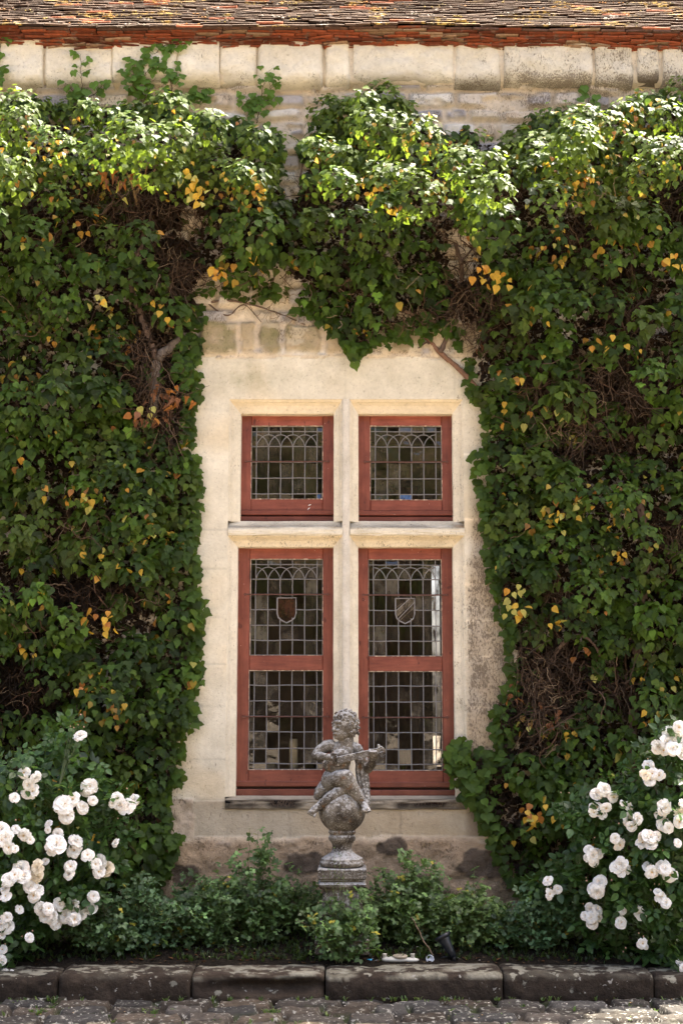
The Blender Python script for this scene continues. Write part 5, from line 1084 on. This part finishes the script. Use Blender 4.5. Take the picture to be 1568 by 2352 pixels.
shoot("small straight ivy shoot just right of the large forked one, on the cornice", [[(590, 285), (596, 240), (605, 195), (612, 162)], [(592, 260), (570, 240), (562, 210)], [(600, 240), (622, 225), (618, 180)]], 62, 4, .040)
shoot("tiny two-leaved ivy shoot alone on the wall at the upper right", [[(1345, 262), (1350, 235), (1356, 212)]], 9, 5, .05)
# ================================================================ ROSES
def bloom_mesh(seed, openness):
    r = np.random.default_rng(seed); g = B()
    rings = [(6, 1.0, .10), (6, .86, .34), (6, .68, .58), (5, .48, .82), (4, .30, 1.05)] if openness < .6 else [(6, 1.0, .08), (6, .88, .26), (5, .66, .5)]
    for ri, (n, R_, el) in enumerate(rings):
        for k in range(n):
            a = k / n * 6.283 + ri * .55 + r.uniform(-.15, .15); wd = R_ * r.uniform(.44, .56); L = R_ * r.uniform(.9, 1.1); e = el + r.uniform(-.08, .08)
            nu, nv = 5, 4; V = []
            for i in range(nv):
                t = i / (nv - 1)
                for j in range(nu):
                    q = -1 + 2 * j / (nu - 1); wt = math.sin(min(1, .18 + t * .95) * math.pi * .62) ; rad = L * (t * .92 + .06) - .10 * q * q * t * L; lat = wd * wt * q
                    h = math.sin(e) * rad + .12 * q * q * t - (.22 if t == 1 else 0) * R_ * (1 - el) + r.normal(0, .055) * t; rr_ = rad * math.cos(e)
                    x = rr_ * math.cos(a) - lat * math.sin(a); y = rr_ * math.sin(a) + lat * math.cos(a); V.append((x, y, h * 1.0))
            V = np.array(V).reshape(nv, nu, 3); tc = np.array([.93, .915, .88]) * r.uniform(.94, 1.04); 
            if seed == 706: tc = tc * np.array([.95, .86, .70])
            elif r.random() < .25: tc = tc * np.array([1, .93, .88])
            C = np.zeros((nv, nu, 3)) + tc; C[0] = tc * np.array([.95, .82, .55]); g.grid(V, C, 0)
    n = 26 if openness > .5 else 12
    for k in range(n):
        a = r.uniform(0, 6.28); q = r.uniform(.0, .16 if openness > .5 else .10); h = .12 + r.uniform(0, .12) + (.0 if openness > .5 else .25); p = np.array([q * math.cos(a), q * math.sin(a), h]); s = .028
        g.add(p + s * np.array([(1, 0, 0), (-1, 0, 0), (0, 1, 0), (0, -1, 0), (0, 0, 1), (0, 0, -1)]), np.array([(0, 2, 4), (2, 1, 4), (1, 3, 4), (3, 0, 4), (2, 0, 5), (1, 2, 5), (3, 1, 5), (0, 3, 5)]), np.array([.62, .34, .05]) * r.uniform(.6, 1.2), 1)
    return g
BLOOMS = []
for i, op_ in enumerate((.9, .2, .3, .9, .2, .4, .3, .8, .25)):
    o = bloom_mesh(700 + i, op_).build("rose_bloom", [M_PETAL, M_STAMEN]); BLOOMS.append(o)
def bud_mesh(c):
    g = B(); g.lathe([(0, -1), (.5, -.7), (.62, -.1), (.5, .5), (.2, .95), (0, 1.1)], (0, 0, 0), 9, c); g.lathe([(.55, -.75), (.66, -.3), (.68, .1)], (0, 0, 0), 9, (.07, .11, .03)); return g
BUD = bud_mesh((.72, .42, .30)).build("rose_bud", M_PETAL, None, True); used_proto = set()
BROWN = bloom_mesh(790, .3); BROWN.c = [c * np.array([.62, .45, .28]) for c in BROWN.c]; 
def inst(proto, parent, p, s, d, spin):
    o = proto if proto.name not in used_proto else proto.copy()
    if proto.name in used_proto: COL.objects.link(o)
    used_proto.add(proto.name); o.parent = parent; o.location = p; o.scale = (s, s, s); q = Vector(d).to_track_quat('Z', 'Y'); o.rotation_euler = (q.to_matrix() @ Matrix.Rotation(spin, 3, 'Z')).to_euler(); return o
LB = [(525,235,45),(160,480,42),(235,510,45),(190,560,42),(220,600,45),(180,610,38),(98,642,38),(590,570,55),(570,600,38),(480,655,55),(420,690,58),(440,760,52),(390,700,48),(545,710,38),(610,660,32),(770,650,45),(830,700,58),(880,660,46),(790,690,45),(740,680,35),(320,815,28),(315,855,22),(105,850,32),(160,890,46),(200,920,30),(15,850,40),(40,900,45),(10,920,45),(60,970,40),(100,980,28),(380,880,42),(370,950,58),(340,975,48),(500,930,58),(490,990,48),(575,1020,38),(760,940,35),(660,1060,50),(700,1110,50),(650,1130,45),(630,1080,40),(465,1095,45),(455,1145,45),(300,1060,28),(140,1110,50),(160,1160,45),(100,1150,40),(250,1100,50),(240,1150,50),(60,1180,50),(40,1230,50),(200,1225,42),(250,1245,45),(225,1285,48),(40,1290,40),(390,1345,48),(485,1345,40),(615,1290,38),(270,1370,45),(320,1370,35),(600,1370,45),(340,1430,55),(370,1470,48),(300,1420,40),(430,1420,48),(520,1410,42),(490,1440,40),(130,1375,28),(45,1430,40),(50,1490,48),(10,1480,40),(195,1560,36),(20,1640,35),(10,1710,35),(15,1550,25),(30,1790,26),(75,1795,24)]
RB = [(1540,180,45),(1480,220,50),(1530,250,55),(1460,280,50),(1400,310,45),(1440,330,45),(1500,320,50),(1555,340,50),(1340,430,42),(1365,485,45),(1320,490,40),(1410,495,42),(1350,530,42),(1050,590,48),(1000,620,40),(1110,640,42),(1000,710,45),(1060,710,45),(1030,750,42),(980,740,35),(1210,700,38),(1170,680,25),(1215,790,48),(1270,780,46),(1230,830,35),(1445,710,48),(1420,750,40),(1440,820,45),(1470,840,40),(1550,750,45),(1545,800,45),(1560,680,30),(1120,910,32),(1150,950,38),(1300,900,45),(1350,900,48),(1300,940,45),(1390,900,42),(1360,950,40),(1530,940,32),(950,985,40),(975,1020,42),(1005,1010,38),(980,1055,38),(940,1040,32),(1160,1080,45),(1130,1100,42),(1180,1100,42),(1160,1130,35),(1340,1100,42),(1360,1130,38),(1440,1100,45),(1480,1150,42),(1450,1110,40),(680,1185,33),(745,1245,34),(690,1275,38),(720,1260,24),(1020,1195,42),(1000,1260,48),(980,1240,38),(1420,1295,40),(1455,1335,36),(1400,1260,26),(960,1370,38),(1005,1380,38),(925,1420,30),(965,1430,38),(970,1470,35),(1010,1430,30),(1170,1385,28),(1145,1410,26),(1160,1465,36),(1285,1403,40),(1300,1600,36),(1320,1620,22),(1550,1730,32),(1565,1760,28)]
LBUD = [(463,175,8),(488,185,8),(530,100,10),(552,180,8),(515,165,7),(160,425,8),(255,480,6),(835,585,9),(740,640,7),(875,620,8),(585,970,7),(112,600,6),(395,1270,9),(425,1300,7),(180,1530,8),(215,1518,9),(145,1555,9),(35,1605,8),(105,790,8),(775,780,7)]
RBUD = [(1145,815,10),(985,905,6),(1425,960,7),(1430,990,9),(932,1190,11),(930,1168,8),(1098,1185,10),(1355,1250,10),(1380,1210,7),(1408,1212,8),(1465,1300,9),(1270,1350,10),(1305,1555,9),(1275,1535,9),(670,1240,8),(700,1235,8),(1112,1600,8),(1175,1655,9),(1190,1630,9),(912,1340,6),(1335,390,7),(765,610,7),(820,612,6),(1150,1035,7),(1125,1440,9),(1170,1030,7)]
def rose_leaves(g, P, r, s, col, spread=1.0):
    """sprays of five to seven toothed leaflets"""
    m = len(P); ax = nrm(np.array([0, -.5, -.15]) + r.normal(0, .6, (m, 3))); n0 = nrm(np.array([0, -.6, .7]) + r.normal(0, .35, (m, 3))); n0 = nrm(n0 - (n0 * ax).sum(-1, keepdims=True) * ax); sd_ = np.cross(ax, n0)
    for (al, la, turn, k) in ((1.0, 0, 0, 1.1), (.55, .12, 1, 1), (.55, -.12, -1, 1), (.1, .1, 1.1, .85), (.1, -.1, -1.1, .85)):
        q = P + (ax * al + sd_ * la) * s[:, None] * 1.25; t = nrm(ax * (1 if turn == 0 else .45) + sd_ * turn * .9 + r.normal(0, .12, (m, 3))); n = nrm(n0 + r.normal(0, .22, (m, 3)))
        leaves(g, q, n, t, s * k * r.uniform(.85, 1.15, m), col * r.uniform(.8, 1.25, (m, 1)), T_RO, 1.05)
def rose_bush(lab, blooms, buds, u0, poly, base_u, seed, nsp):
    r = np.random.default_rng(seed); bush = thing("rose_bush", lab, "rose bush"); stems = B(); pts = []
    def pos(cx, cy, Y): return at((u0 + cx / 2.24) / 1.2755, (2050 + cy / 2.24) / 1.2755, Y)
    xs_ = np.array([p[0] for p in poly]); 
    def Yat(cx, cy):   # bushes bulge forward low down and towards the edge of the picture
        e = (1 - cx / 900) if u0 == 0 else (cx - 600) / 900; return -.42 - .30 * np.clip(e, 0, 1) - .12 * math.sin(min(max((cy - 100) / 1500, 0), 1) * 3.14)
    for (cx, cy, rad) in blooms:
        Y = Yat(cx, cy) - .10 - r.uniform(0, .07); p = pos(cx, cy, Y); d = nrm(np.array([r.normal(0, .45), -1, r.normal(.28, .35)])); s = rad / 2.24 / 528 * 1.02 * r.uniform(.86, 1.14); pts.append((p, d))
        inst(BLOOMS[r.choice(9, p=[.12, .13, .13, .13, .12, .12, .03, .11, .11])], bush, p, s, d, r.uniform(0, 6.28))
    for (cx, cy, rad) in buds:
        Y = Yat(cx, cy) - .10; p = pos(cx, cy, Y); d = nrm(np.array([r.normal(0, .4), -.4, 1])); pts.append((p, -d * .4)); inst(BUD, bush, p, rad / 2.24 / 528 * .95, d, 0)
    roots = [pos(b, 1720, -.40 - .1 * r.random()) for b in base_u]
    for rt in roots: rt[2] = .15
    hubs = []
    for rt in roots:
        for k in range(5):
            j = r.integers(len(pts)); e = pts[j][0] + np.array([r.normal(0, .05), .10, -.06]); m_ = (rt + e) / 2 + np.array([r.normal(0, .06), .08, .12]); t = np.linspace(0, 1, 12)[:, None]; P = rt * (1 - t) ** 2 + 2 * m_ * t * (1 - t) + e * t ** 2; stems.tube(P, np.linspace(.0075, .003, 12), 6, np.array([.06, .075, .03]) * r.uniform(.7, 1.3)); hubs.append(P)
    H = np.concatenate(hubs)
    for p, d in pts:
        h = H[np.argmin(np.linalg.norm(H - p - np.array([0, .1, -.15]), axis=1))]; m_ = (p + h) / 2 + np.array([0, .05, .03]); t = np.linspace(0, 1, 8)[:, None]; b = p - np.asarray(d) * .02; P = h * (1 - t) ** 2 + 2 * m_ * t * (1 - t) + b * t ** 2; stems.tube(P, np.linspace(.0028, .0014, 8), 4, (.07, .09, .03), cap=False)
    g = B(); m = nsp * 3; cx = r.uniform(xs_.min(), xs_.max(), m); cy = r.uniform(min(p[1] for p in poly), max(p[1] for p in poly), m); k = in_poly(cx, cy, poly); cx, cy = cx[k][:nsp], cy[k][:nsp]
    dn = fbm(cx / 120, cy / 120, 3, seed); k = dn > .30; cx, cy, dn = cx[k], cy[k], dn[k]
    P = np.array([pos(a, b, Yat(a, b) + .17 - .26 * r.random() ** .8 + (.5 - q) * .2) for a, b, q in zip(cx, cy, dn)]); P[:, 2] = np.maximum(P[:, 2], .17)
    base = (np.array([.022, .052, .013]) + r.random((len(P), 1)) * np.array([.022, .036, .008])) * np.exp(r.normal(0, .3, (len(P), 1))); rose_leaves(g, P, r, r.uniform(.034, .052, len(P)), base)
    g.build("foliage", M_ROSELEAF, bush); stems.build("stems", M_ROSELEAF, bush, True); return bush
rose_bush("rose bush at the left edge laden with clusters of white double roses", LB, LBUD, 0, [(-260, 500), (0, 400), (120, 330), (260, 330), (330, 200), (460, 100), (560, 200), (480, 330), (640, 400), (760, 520), (900, 560), (930, 760), (820, 860), (840, 1060), (780, 1180), (640, 1260), (640, 1420), (480, 1500), (260, 1560), (120, 1700), (0, 1800), (-260, 1850)], (0, 150, 330, 520), 801, 800)
rose_bush("rose bush at the right edge with loose clusters of white roses spread over dark foliage", RB, RBUD, 1300, [(1850, 250), (1480, 130), (1300, 300), (1210, 420), (1080, 480), (950, 560), (860, 560), (760, 600), (700, 700), (830, 850), (880, 950), (700, 1050), (580, 1180), (620, 1330), (800, 1350), (880, 1500), (950, 1700), (1150, 1720), (1350, 1760), (1850, 1800)], (950, 1150, 1350, 1500), 802, 1150)
for o in BLOOMS:
    if o.name not in used_proto: bpy.data.objects.remove(o)
# ================================================================ LOW SHRUBS IN THE BED
def shrub(lab, cu, vtop, vbase, wu, Y, seed, dens=1.0, col=(.045, .085, .022), ls=.0175, name="young_rose_shrub"):
    r = np.random.default_rng(seed); t_ = thing(name, lab, "shrub", "low green shrubs planted along the foot of the wall"); S = B(); g = B(); b = at(cu, vbase, Y); b[2] = float(bedz(b[0], Y)) - .01; top = at(cu, vtop, Y)[2]; H = top - b[2]; W = wu / 330; ns = int(23 * dens); LP = []; 
    for k in range(ns):
        a = r.uniform(-1, 1); e = np.array([b[0] + a * W * r.uniform(.5, 1), Y + r.uniform(-.16, .12), b[2] + H * (1 - .45 * abs(a)) * r.uniform(.35, 1.0)]); r0 = b + np.array([a * W * .14 + r.normal(0, .018), r.normal(0, .03), 0]); m_ = r0 * .45 + e * .55 + np.array([-a * W * .15, 0, H * .12]); t = np.linspace(0, 1, 14)[:, None]; P = r0 * (1 - t) ** 2 + 2 * m_ * t * (1 - t) + e * t ** 2; P[1:] += r.normal(0, .006, P[1:].shape)
        S.tube(P, np.linspace(.0026, .0009, 14), 5, np.array([.045, .055, .02] if r.random() < .7 else [.09, .05, .03]) * r.uniform(.7, 1.2), cap=False)
        for q in range(int(r.integers(7, 12))):
            f = r.integers(1, 14); p = P[f]; d = nrm(np.array([r.normal(0, 1), r.normal(0, .8), r.normal(.35, .6)])); L = r.uniform(.05, .16) * (1.1 - f / 18); Q = np.stack([p + d * L * x + np.array([0, 0, .012 * x * x]) for x in np.linspace(0, 1, 5)]); S.tube(Q, np.linspace(.0014, .0007, 5), 4, (.08, .11, .035), cap=False)
            for x in (1, 2, 4):
                for z in range(1): LP.append(Q[x] + r.normal(0, .008, 3))
    LP = np.array(LP); m = len(LP); LP[:, 2] = np.maximum(LP[:, 2], b[2] + .03); base = np.array(col) * np.array([1.7, 1.55, 1.9]) * np.exp(r.normal(-.1, .45, (m, 1))); yl = r.random(m) < .015; base[yl] = np.array([.40, .34, .05]); ax = nrm(r.normal(0, 1, (m, 3)) + np.array([0, -.35, .15])); n0 = nrm(np.array([0, -.45, .8]) + r.normal(0, .45, (m, 3))); sd_ = nrm(np.cross(ax, n0)); s = r.uniform(.6, 1.45, m) * ls
    for (al, la, w_) in ((1, 0, 1.1), (.5, .8, 1), (.5, -.8, 1)):
        tt = nrm(ax * al + sd_ * la); leaves(g, LP + tt * s[:, None] * .35, n0 + r.normal(0, .15, (m, 3)), tt, s * w_ * 1.15, base * r.uniform(.85, 1.15, (m, 1)), T_RO, 1.25)
    g.build("foliage", M_ROSELEAF, t_); S.build("stems", M_ROSELEAF, t_)
shrub("tallest of the low green shrubs, growing just left of the statue", 590, 1895, 2150, 125, -.40, 1, 2.0)
shrub("spreading green shrub between the left roses and the tall one by the statue", 335, 1990, 2160, 115, -.50, 2, 1.7, (.04, .078, .028))
shrub("thin dark shrub against the wall foot, left of the tallest shrub", 455, 1965, 2090, 70, -.22, 3, 1.0, (.035, .065, .02), .018)
shrub("small light green shrub growing in front of the statue's pedestal", 785, 2000, 2150, 98, -.66, 4, 1.25, (.055, .10, .025))
shrub("open shrub right of the pedestal with tall thin shoots against the wall", 940, 1935, 2160, 85, -.42, 5, 1.4, (.055, .098, .025))
shrub("shrub behind the black spotlight with yellow flecked leaves", 1075, 2000, 2165, 95, -.46, 6, 1.9, (.06, .10, .026))
shrub("dark low shrub between the spotlight and the right-hand roses", 1235, 2025, 2190, 110, -.48, 7, 1.7, (.034, .07, .024))
shrub("sparse fine-stemmed shrub against the wall between the tall shrub and the pedestal", 690, 2010, 2130, 60, -.24, 8, .8, (.04, .07, .02), .016)
shrub("fine low shrub filling the gap between the two shrubs left of the statue", 480, 1985, 2150, 60, -.46, 11, 1.1, (.042, .078, .022))
shrub("slender shoots rising behind the pedestal's right side", 868, 1965, 2130, 45, -.30, 12, .9, (.045, .08, .022), .015)
shrub("loose shrub with thin upright shoots just left of the black spotlight", 992, 1965, 2150, 52, -.40, 13, 1.1, (.055, .095, .024), .015)
shrub("low dark shrub half hidden beneath the left white roses", 245, 2040, 2185, 70, -.56, 14, 1.2, (.034, .066, .02))
# wispy seedling in front of the baluster and a fallen stick
wt = thing("wispy_weed", "wispy pale weed with thread-like stems rising in front of the statue base", "weed"); r = np.random.default_rng(9); S = B(); g = B(); b = at(778, 2100, -.72); LP = []
for k in range(9):
    e = at(778 + r.normal(0, 14), r.uniform(1945, 2010), -.70); b0 = b + np.array([r.normal(0, .012), r.normal(0, .01), 0]); b0[2] = .14; t = np.linspace(0, 1, 10)[:, None]; P = b0 * (1 - t) + e * t + r.normal(0, .003, (10, 3)); S.tube(P, np.linspace(.0014, .0005, 10), 4, (.11, .13, .05), cap=False)
    for q in range(9): LP.append(P[r.integers(3, 10)] + r.normal(0, .006, 3))
LP = np.array(LP); m = len(LP); leaves(g, LP, np.array([0, -.5, .7]) + r.normal(0, .5, (m, 3)), r.normal(0, 1, (m, 3)), r.uniform(.006, .013, m), np.array([.09, .12, .035]) * r.uniform(.7, 1.2, (m, 1)), T_RO, .8)
S.build("stems", M_ROSELEAF, wt); g.build("leaflets", M_ROSELEAF, wt)
g = B(); A = at(946, 2108, -.62); Bp = at(992, 2195, -.62); Bp[2] = max(Bp[2], .13); t = np.linspace(0, 1, 12)[:, None]; P = A * (1 - t) + Bp * t + r.normal(0, .0025, (12, 3)); g.tube(P, np.linspace(.0025, .0038, 12), 6, (.24, .17, .11)); tag(g.build("dead_stick", M_BARK), "bare pale stick leaning in the bed left of the spotlight", "stick")
# ================================================================ SMALL THINGS AND THE COURTYARD BEHIND THE CAMERA
def gp(u, v, Y): return at(u, v, Y)
# spotlight
sl_ = thing("garden_spotlight", "black garden spotlight on a spike, tilted back, in the bed right of the statue", "spotlight")
p0 = at(1040, 2196, -.66); p1 = at(1021, 2160, -.66) + np.array([0, .015, 0]); ax = Vector(p1 - p0).normalized()
q = ax.to_track_quat('Z', 'Y').to_matrix(); Mq = np.array(q)
g = B(); g.lathe([(.0, -.005), (.019, -.005), (.020, .03), (.022, .034), (.027, .075), (.035, .098), (.036, .104), (.0, .100)], p0, 22, (.012, .015, .020), M=Mq); g.build("housing", M_DARKPL, sl_, True)
g = B(); g.lathe([(.034, .098), (.043, .104), (.046, .112), (.044, .122), (.038, .118), (.037, .108), (.0, .106)], p0, 24, (.010, .011, .014), M=Mq); g.build("rim", M_DARKPL, sl_, True)
g = B(); zb_ = float(bedz(p0[0], -.64)); g.tube([p0 + np.array([0, 0, 0]), (p0[0] + .006, -.66, p0[2] - .02), (p0[0] + .006, -.66, zb_ - .02)], [.014, .010, .004], 8, (.01, .01, .012)); g.build("spike", M_DARKPL, sl_, True)
g = B(); g.tube([p0 + np.array([.01, -.01, .0]), p0 + np.array([.03, -.03, -.01]), (p0[0] + .02, -.66, zb_ + .012), (p0[0] - .02, -.63, zb_ + .010), (p0[0] - .06, -.64, zb_ + .006)], .003, 6, (.01, .01, .01)); g.build("cable", M_DARKPL, sl_, True)
# white plastic fitting
fit = thing("plastic_cable_fitting", "dirty white plastic cable fitting with stub openings lying behind the edging stone", "fitting")
a = at(875, 2217, -.655); b = at(962, 2220, -.655); g = B(); zk = .128
a[2] = b[2] = zk + .016; mid = (a + b) / 2; L = (b[0] - a[0]) / 2
gg = B(); ell(gg, mid + np.array([-.02, 0, 0]), (L * .72, .032, .016)); ell(gg, mid + np.array([L * .55, 0, -.003]), (L * .45, .024, .013)); ell(gg, mid + np.array([-L * .62, 0, 0]), (L * .36, .024, .015))
gg.c = [np.tile((.52, .50, .44), (len(v), 1)) for v in gg.v]; gg.build("housing", M_PLASTIC, fit, True)
for dx, rr_ in ((-L * .82, .011), (L * .66, .011)):
    g = B(); c = mid + np.array([dx, 0, .006]); g.lathe([(rr_, -.005), (rr_, .018), (rr_ * 1.1, .019), (rr_ * 1.1, .023), (rr_ * .75, .023), (rr_ * .7, .006), (0, .006)], c, 16, (.50, .46, .38)); g.build("stub", M_PLASTIC, fit, True)
g = B(); g.lathe([(.0, 0), (.038, 0), (.040, .008), (.034, .013), (.030, .009), (0, .009)], mid + np.array([0, 0, .010]), 20, (.36, .30, .22)); g.build("collar", M_PLASTIC, fit, True)
con = thing("cable_connector", "small bright blue plug joined to a black cable end beside the white fitting", "connector")
p = at(848, 2222, -.66); p[2] = zk + .009
Mx = np.array(Matrix.Rotation(R(90), 3, 'Y')); g = B(); g.lathe([(.0, -.034), (.004, -.032), (.010, -.010), (.011, .008), (.009, .014), (0, .014)], p, 14, (.03, .27, .46), M=Mx); g.build("plug", M_PLASTIC, con, True)
g = B(); g.tube([p + np.array([.014, 0, 0]), p + np.array([.03, .004, -.002]), p + np.array([.052, .004, .001])], [.008, .006, .009], 10, (.02, .02, .02)); g.build("cable_end", M_DARKPL, con, True)
p = at(988, 2224, -.66); p[2] = zk + .016; Mx = np.array(Matrix.Rotation(R(-28), 3, 'Y') @ Matrix.Rotation(R(60), 3, 'X'))
g = B(); g.lathe([(.0, -.014), (.019, -.014), (.021, .010), (.021, .014), (.017, .014), (.016, .006), (0, .006)], p, 18, (.55, .57, .60), M=Mx); tag(g.build("plastic_cap", M_PLASTIC, None, True), "small round whitish plastic cap lying on its side next to the white fitting", "cup")  # a round whitish plastic cap, tipped on its side

# leaf litter, petals and moss: nobody could count them
def flakes(n, xr, yr, zfun, smin, smax, cols, seed, name, mat, kind='stuff', flat=.25):
    r = np.random.default_rng(seed); x = r.uniform(*xr, n); y = r.uniform(*yr, n); z = np.array([float(zfun(a, b)) for a, b in zip(x, y)]); s = r.uniform(smin, smax, n); an = r.uniform(0, 6.28, n)
    T = np.array([(-.5, 0, 0), (0, -.35, .12), (.5, 0, 0), (0, .35, .12), (.0, 0, -.05)]); F = np.array([(0, 1, 4), (1, 2, 4), (2, 3, 4), (3, 0, 4)])
    V = T[None] * s[:, None, None]; tilt = r.normal(0, flat, n); ca_, sa_ = np.cos(an)[:, None], np.sin(an)[:, None]
    Vx = V[..., 0] * ca_ - V[..., 1] * sa_; Vy = V[..., 0] * sa_ + V[..., 1] * ca_; Vz = V[..., 2] + Vx * tilt[:, None] + .5 * s[:, None] * abs(tilt[:, None])
    P = np.stack([Vx + x[:, None], Vy + y[:, None], Vz + z[:, None] + .004], -1)
    C = np.array(cols)[r.integers(0, len(cols), n)] * r.uniform(.7, 1.2, n)[:, None]
    g = B(); FF = (F[None] + (np.arange(n) * 5)[:, None, None]).reshape(-1, 3); g.add(P.reshape(-1, 3), FF, np.repeat(C, 5, 0)); o = g.build(name, mat); tag(o, kind=kind); return o
flakes(1500, (-3.2, 3.2), (-.70, -.05), bedz, .008, .035, [(.04, .022, .012), (.06, .03, .015), (.03, .018, .010), (.11, .055, .022)], 501, "leaf_litter", M_DRY)
flakes(130, (-2.4, 2.4), (-1.5, -.99), lambda a, b: .008, .006, .016, [(.75, .7, .62), (.6, .55, .5), (.35, .2, .05)], 502, "fallen_petals", M_PETAL, flat=.1)
flakes(160, (-2.4, 2.4), (-.68, -.1), bedz, .006, .016, [(.75, .7, .62), (.6, .5, .4)], 503, "fallen_petals", M_PETAL, flat=.3)
# small ground cover in the bed and weeds in the joints
def tufts(name, pts, hmin, hmax, cols, seed, nb=7):
    r = np.random.default_rng(seed); g = B()
    for (x, y, z) in pts:
        for k in range(nb):
            a = r.uniform(0, 6.28); h = r.uniform(hmin, hmax); ln = r.uniform(.3, 1.0) * h; w_ = h * .10 + .001; d = np.array([math.cos(a), math.sin(a), 0]); s_ = np.array([-d[1], d[0], 0]) * w_; p = np.array([x, y, z]) + d * r.uniform(0, .008)
            V = [p - s_, p + s_, p + d * ln * .5 + s_ * .8 + np.array([0, 0, h * .7]), p + d * ln * .5 - s_ * .8 + np.array([0, 0, h * .7]), p + d * ln + np.array([0, 0, h * .8])]
            g.add(V, [(0, 1, 2, 3), (3, 2, 4)], np.array(cols[r.integers(len(cols))]) * r.uniform(.7, 1.2))
    return g
r = np.random.default_rng(88); pts = []
for i in range(4200): x = r.uniform(-3, 3); y = r.uniform(-.66, -.05); pts.append((x, y, float(bedz(x, y))))
tag(tufts("ground_cover", pts, .008, .034, [(.022, .040, .010), (.016, .026, .008), (.040, .055, .016)], 5, 6).build("ground_cover", M_ROSELEAF), kind='stuff')
pts = []
for i in range(60): pts.append((r.uniform(-2.6, 2.6), r.uniform(-1.6, -1.0), -.004))
for i in range(60): pts.append((r.uniform(-2.6, 2.6), -1.0 + r.uniform(-.012, .004), .0))
for cx in (at(350, 2325, -1.3)[0], at(90, 2315, -1.3)[0], at(620, 2330, -1.3)[0]):
    for i in range(9): pts.append((cx + r.normal(0, .02), -1.30 + r.normal(0, .02), -.004))
tag(tufts("joint_weeds", pts, .010, .032, [(.06, .11, .025), (.10, .13, .03), (.05, .08, .02)], 6, 7).build("joint_weeds", M_ROSELEAF), kind='stuff')

# house across the courtyard and two trees: what the old glass reflects
oh = thing("courtyard_house", "long stone house across the courtyard, seen only reflected in the panes", "house")
g = B(); g.box((-14, -24, 0), (14, -19, 5.5), (.13, .10, .07)); g.build("wall", M_WALL, oh)
g = B(); g.add([(-14.4, -18.6, 5.4), (14.4, -18.6, 5.4), (14.4, -21.5, 9), (-14.4, -21.5, 9), (14.4, -24.4, 5.4), (-14.4, -24.4, 5.4)], [(0, 1, 2, 3), (3, 2, 4, 5), (1, 4, 2), (0, 3, 5)], (.12, .06, .04)); g.build("roof", M_ROOF, oh)
for k in range(6): g = B(); g.box((-12 + k * 4.2, -19.03, 1.2), (-10.9 + k * 4.2, -18.98, 3.2), (.03, .028, .025)); g.build("window", M_PLAIN, oh)
def far_tree(x, y, h, rad, lab, seed):
    r = np.random.default_rng(seed); t = thing("courtyard_tree", lab, "tree"); g = B(); g.tube([(x, y, -.1), (x + .1, y, h * .3), (x + .05, y + .1, h * .7)], [.22, .16, .05], 9, (.12, .09, .07))
    for k in range(7): a = r.uniform(0, 6.28); g.tube([(x + .06, y, h * r.uniform(.3, .5)), (x + math.cos(a) * rad * .7, y + math.sin(a) * rad * .7, h * r.uniform(.55, .85))], [.07, .02], 6, (.12, .09, .07))
    g.build("trunk", M_BARK, t); n = 2600; d = r.normal(size=(n, 3)); d /= np.linalg.norm(d, axis=1)[:, None]; P = d * (r.uniform(.35, 1, n) ** .5 * (.75 + .35 * vnoise(d[:, 0] * 2.2 + 5, d[:, 2] * 2.2 + d[:, 1], seed)))[:, None] * np.array([rad, rad, h * .36]) + np.array([x, y, h * .66])
    A = r.normal(size=(n, 3)); Bv = np.cross(A, r.normal(size=(n, 3))); A /= np.linalg.norm(A, axis=1)[:, None]; Bv /= np.linalg.norm(Bv, axis=1)[:, None]
    s = r.uniform(.10, .22, n)[:, None]; V = np.stack([P - A * s, P - Bv * s * .5, P + A * s, P + Bv * s * .5], 1); g = B(); g.add(V.reshape(-1, 3), np.arange(n * 4).reshape(-1, 4), np.repeat(np.array([.05, .058, .030]) * r.uniform(.6, 1.4, n)[:, None], 4, 0)); g.build("crown", M_IVY, t)
far_tree(-5.5, -15.5, 8.5, 2.9, "round leafy tree left of the camera in the courtyard, seen only as a reflection", 91)
far_tree(4.8, -16.5, 9.2, 3.0, "tall leafy tree right of the camera in the courtyard, seen only as a reflection", 92)
far_tree(-.6, -17.0, 9.0, 2.8, "broad leafy tree straight behind the camera in the courtyard, seen only as a reflection", 93)
far_tree(8.6, -16.2, 6.8, 2.3, "smallest courtyard tree, far right behind the camera, seen only as a reflection", 94)
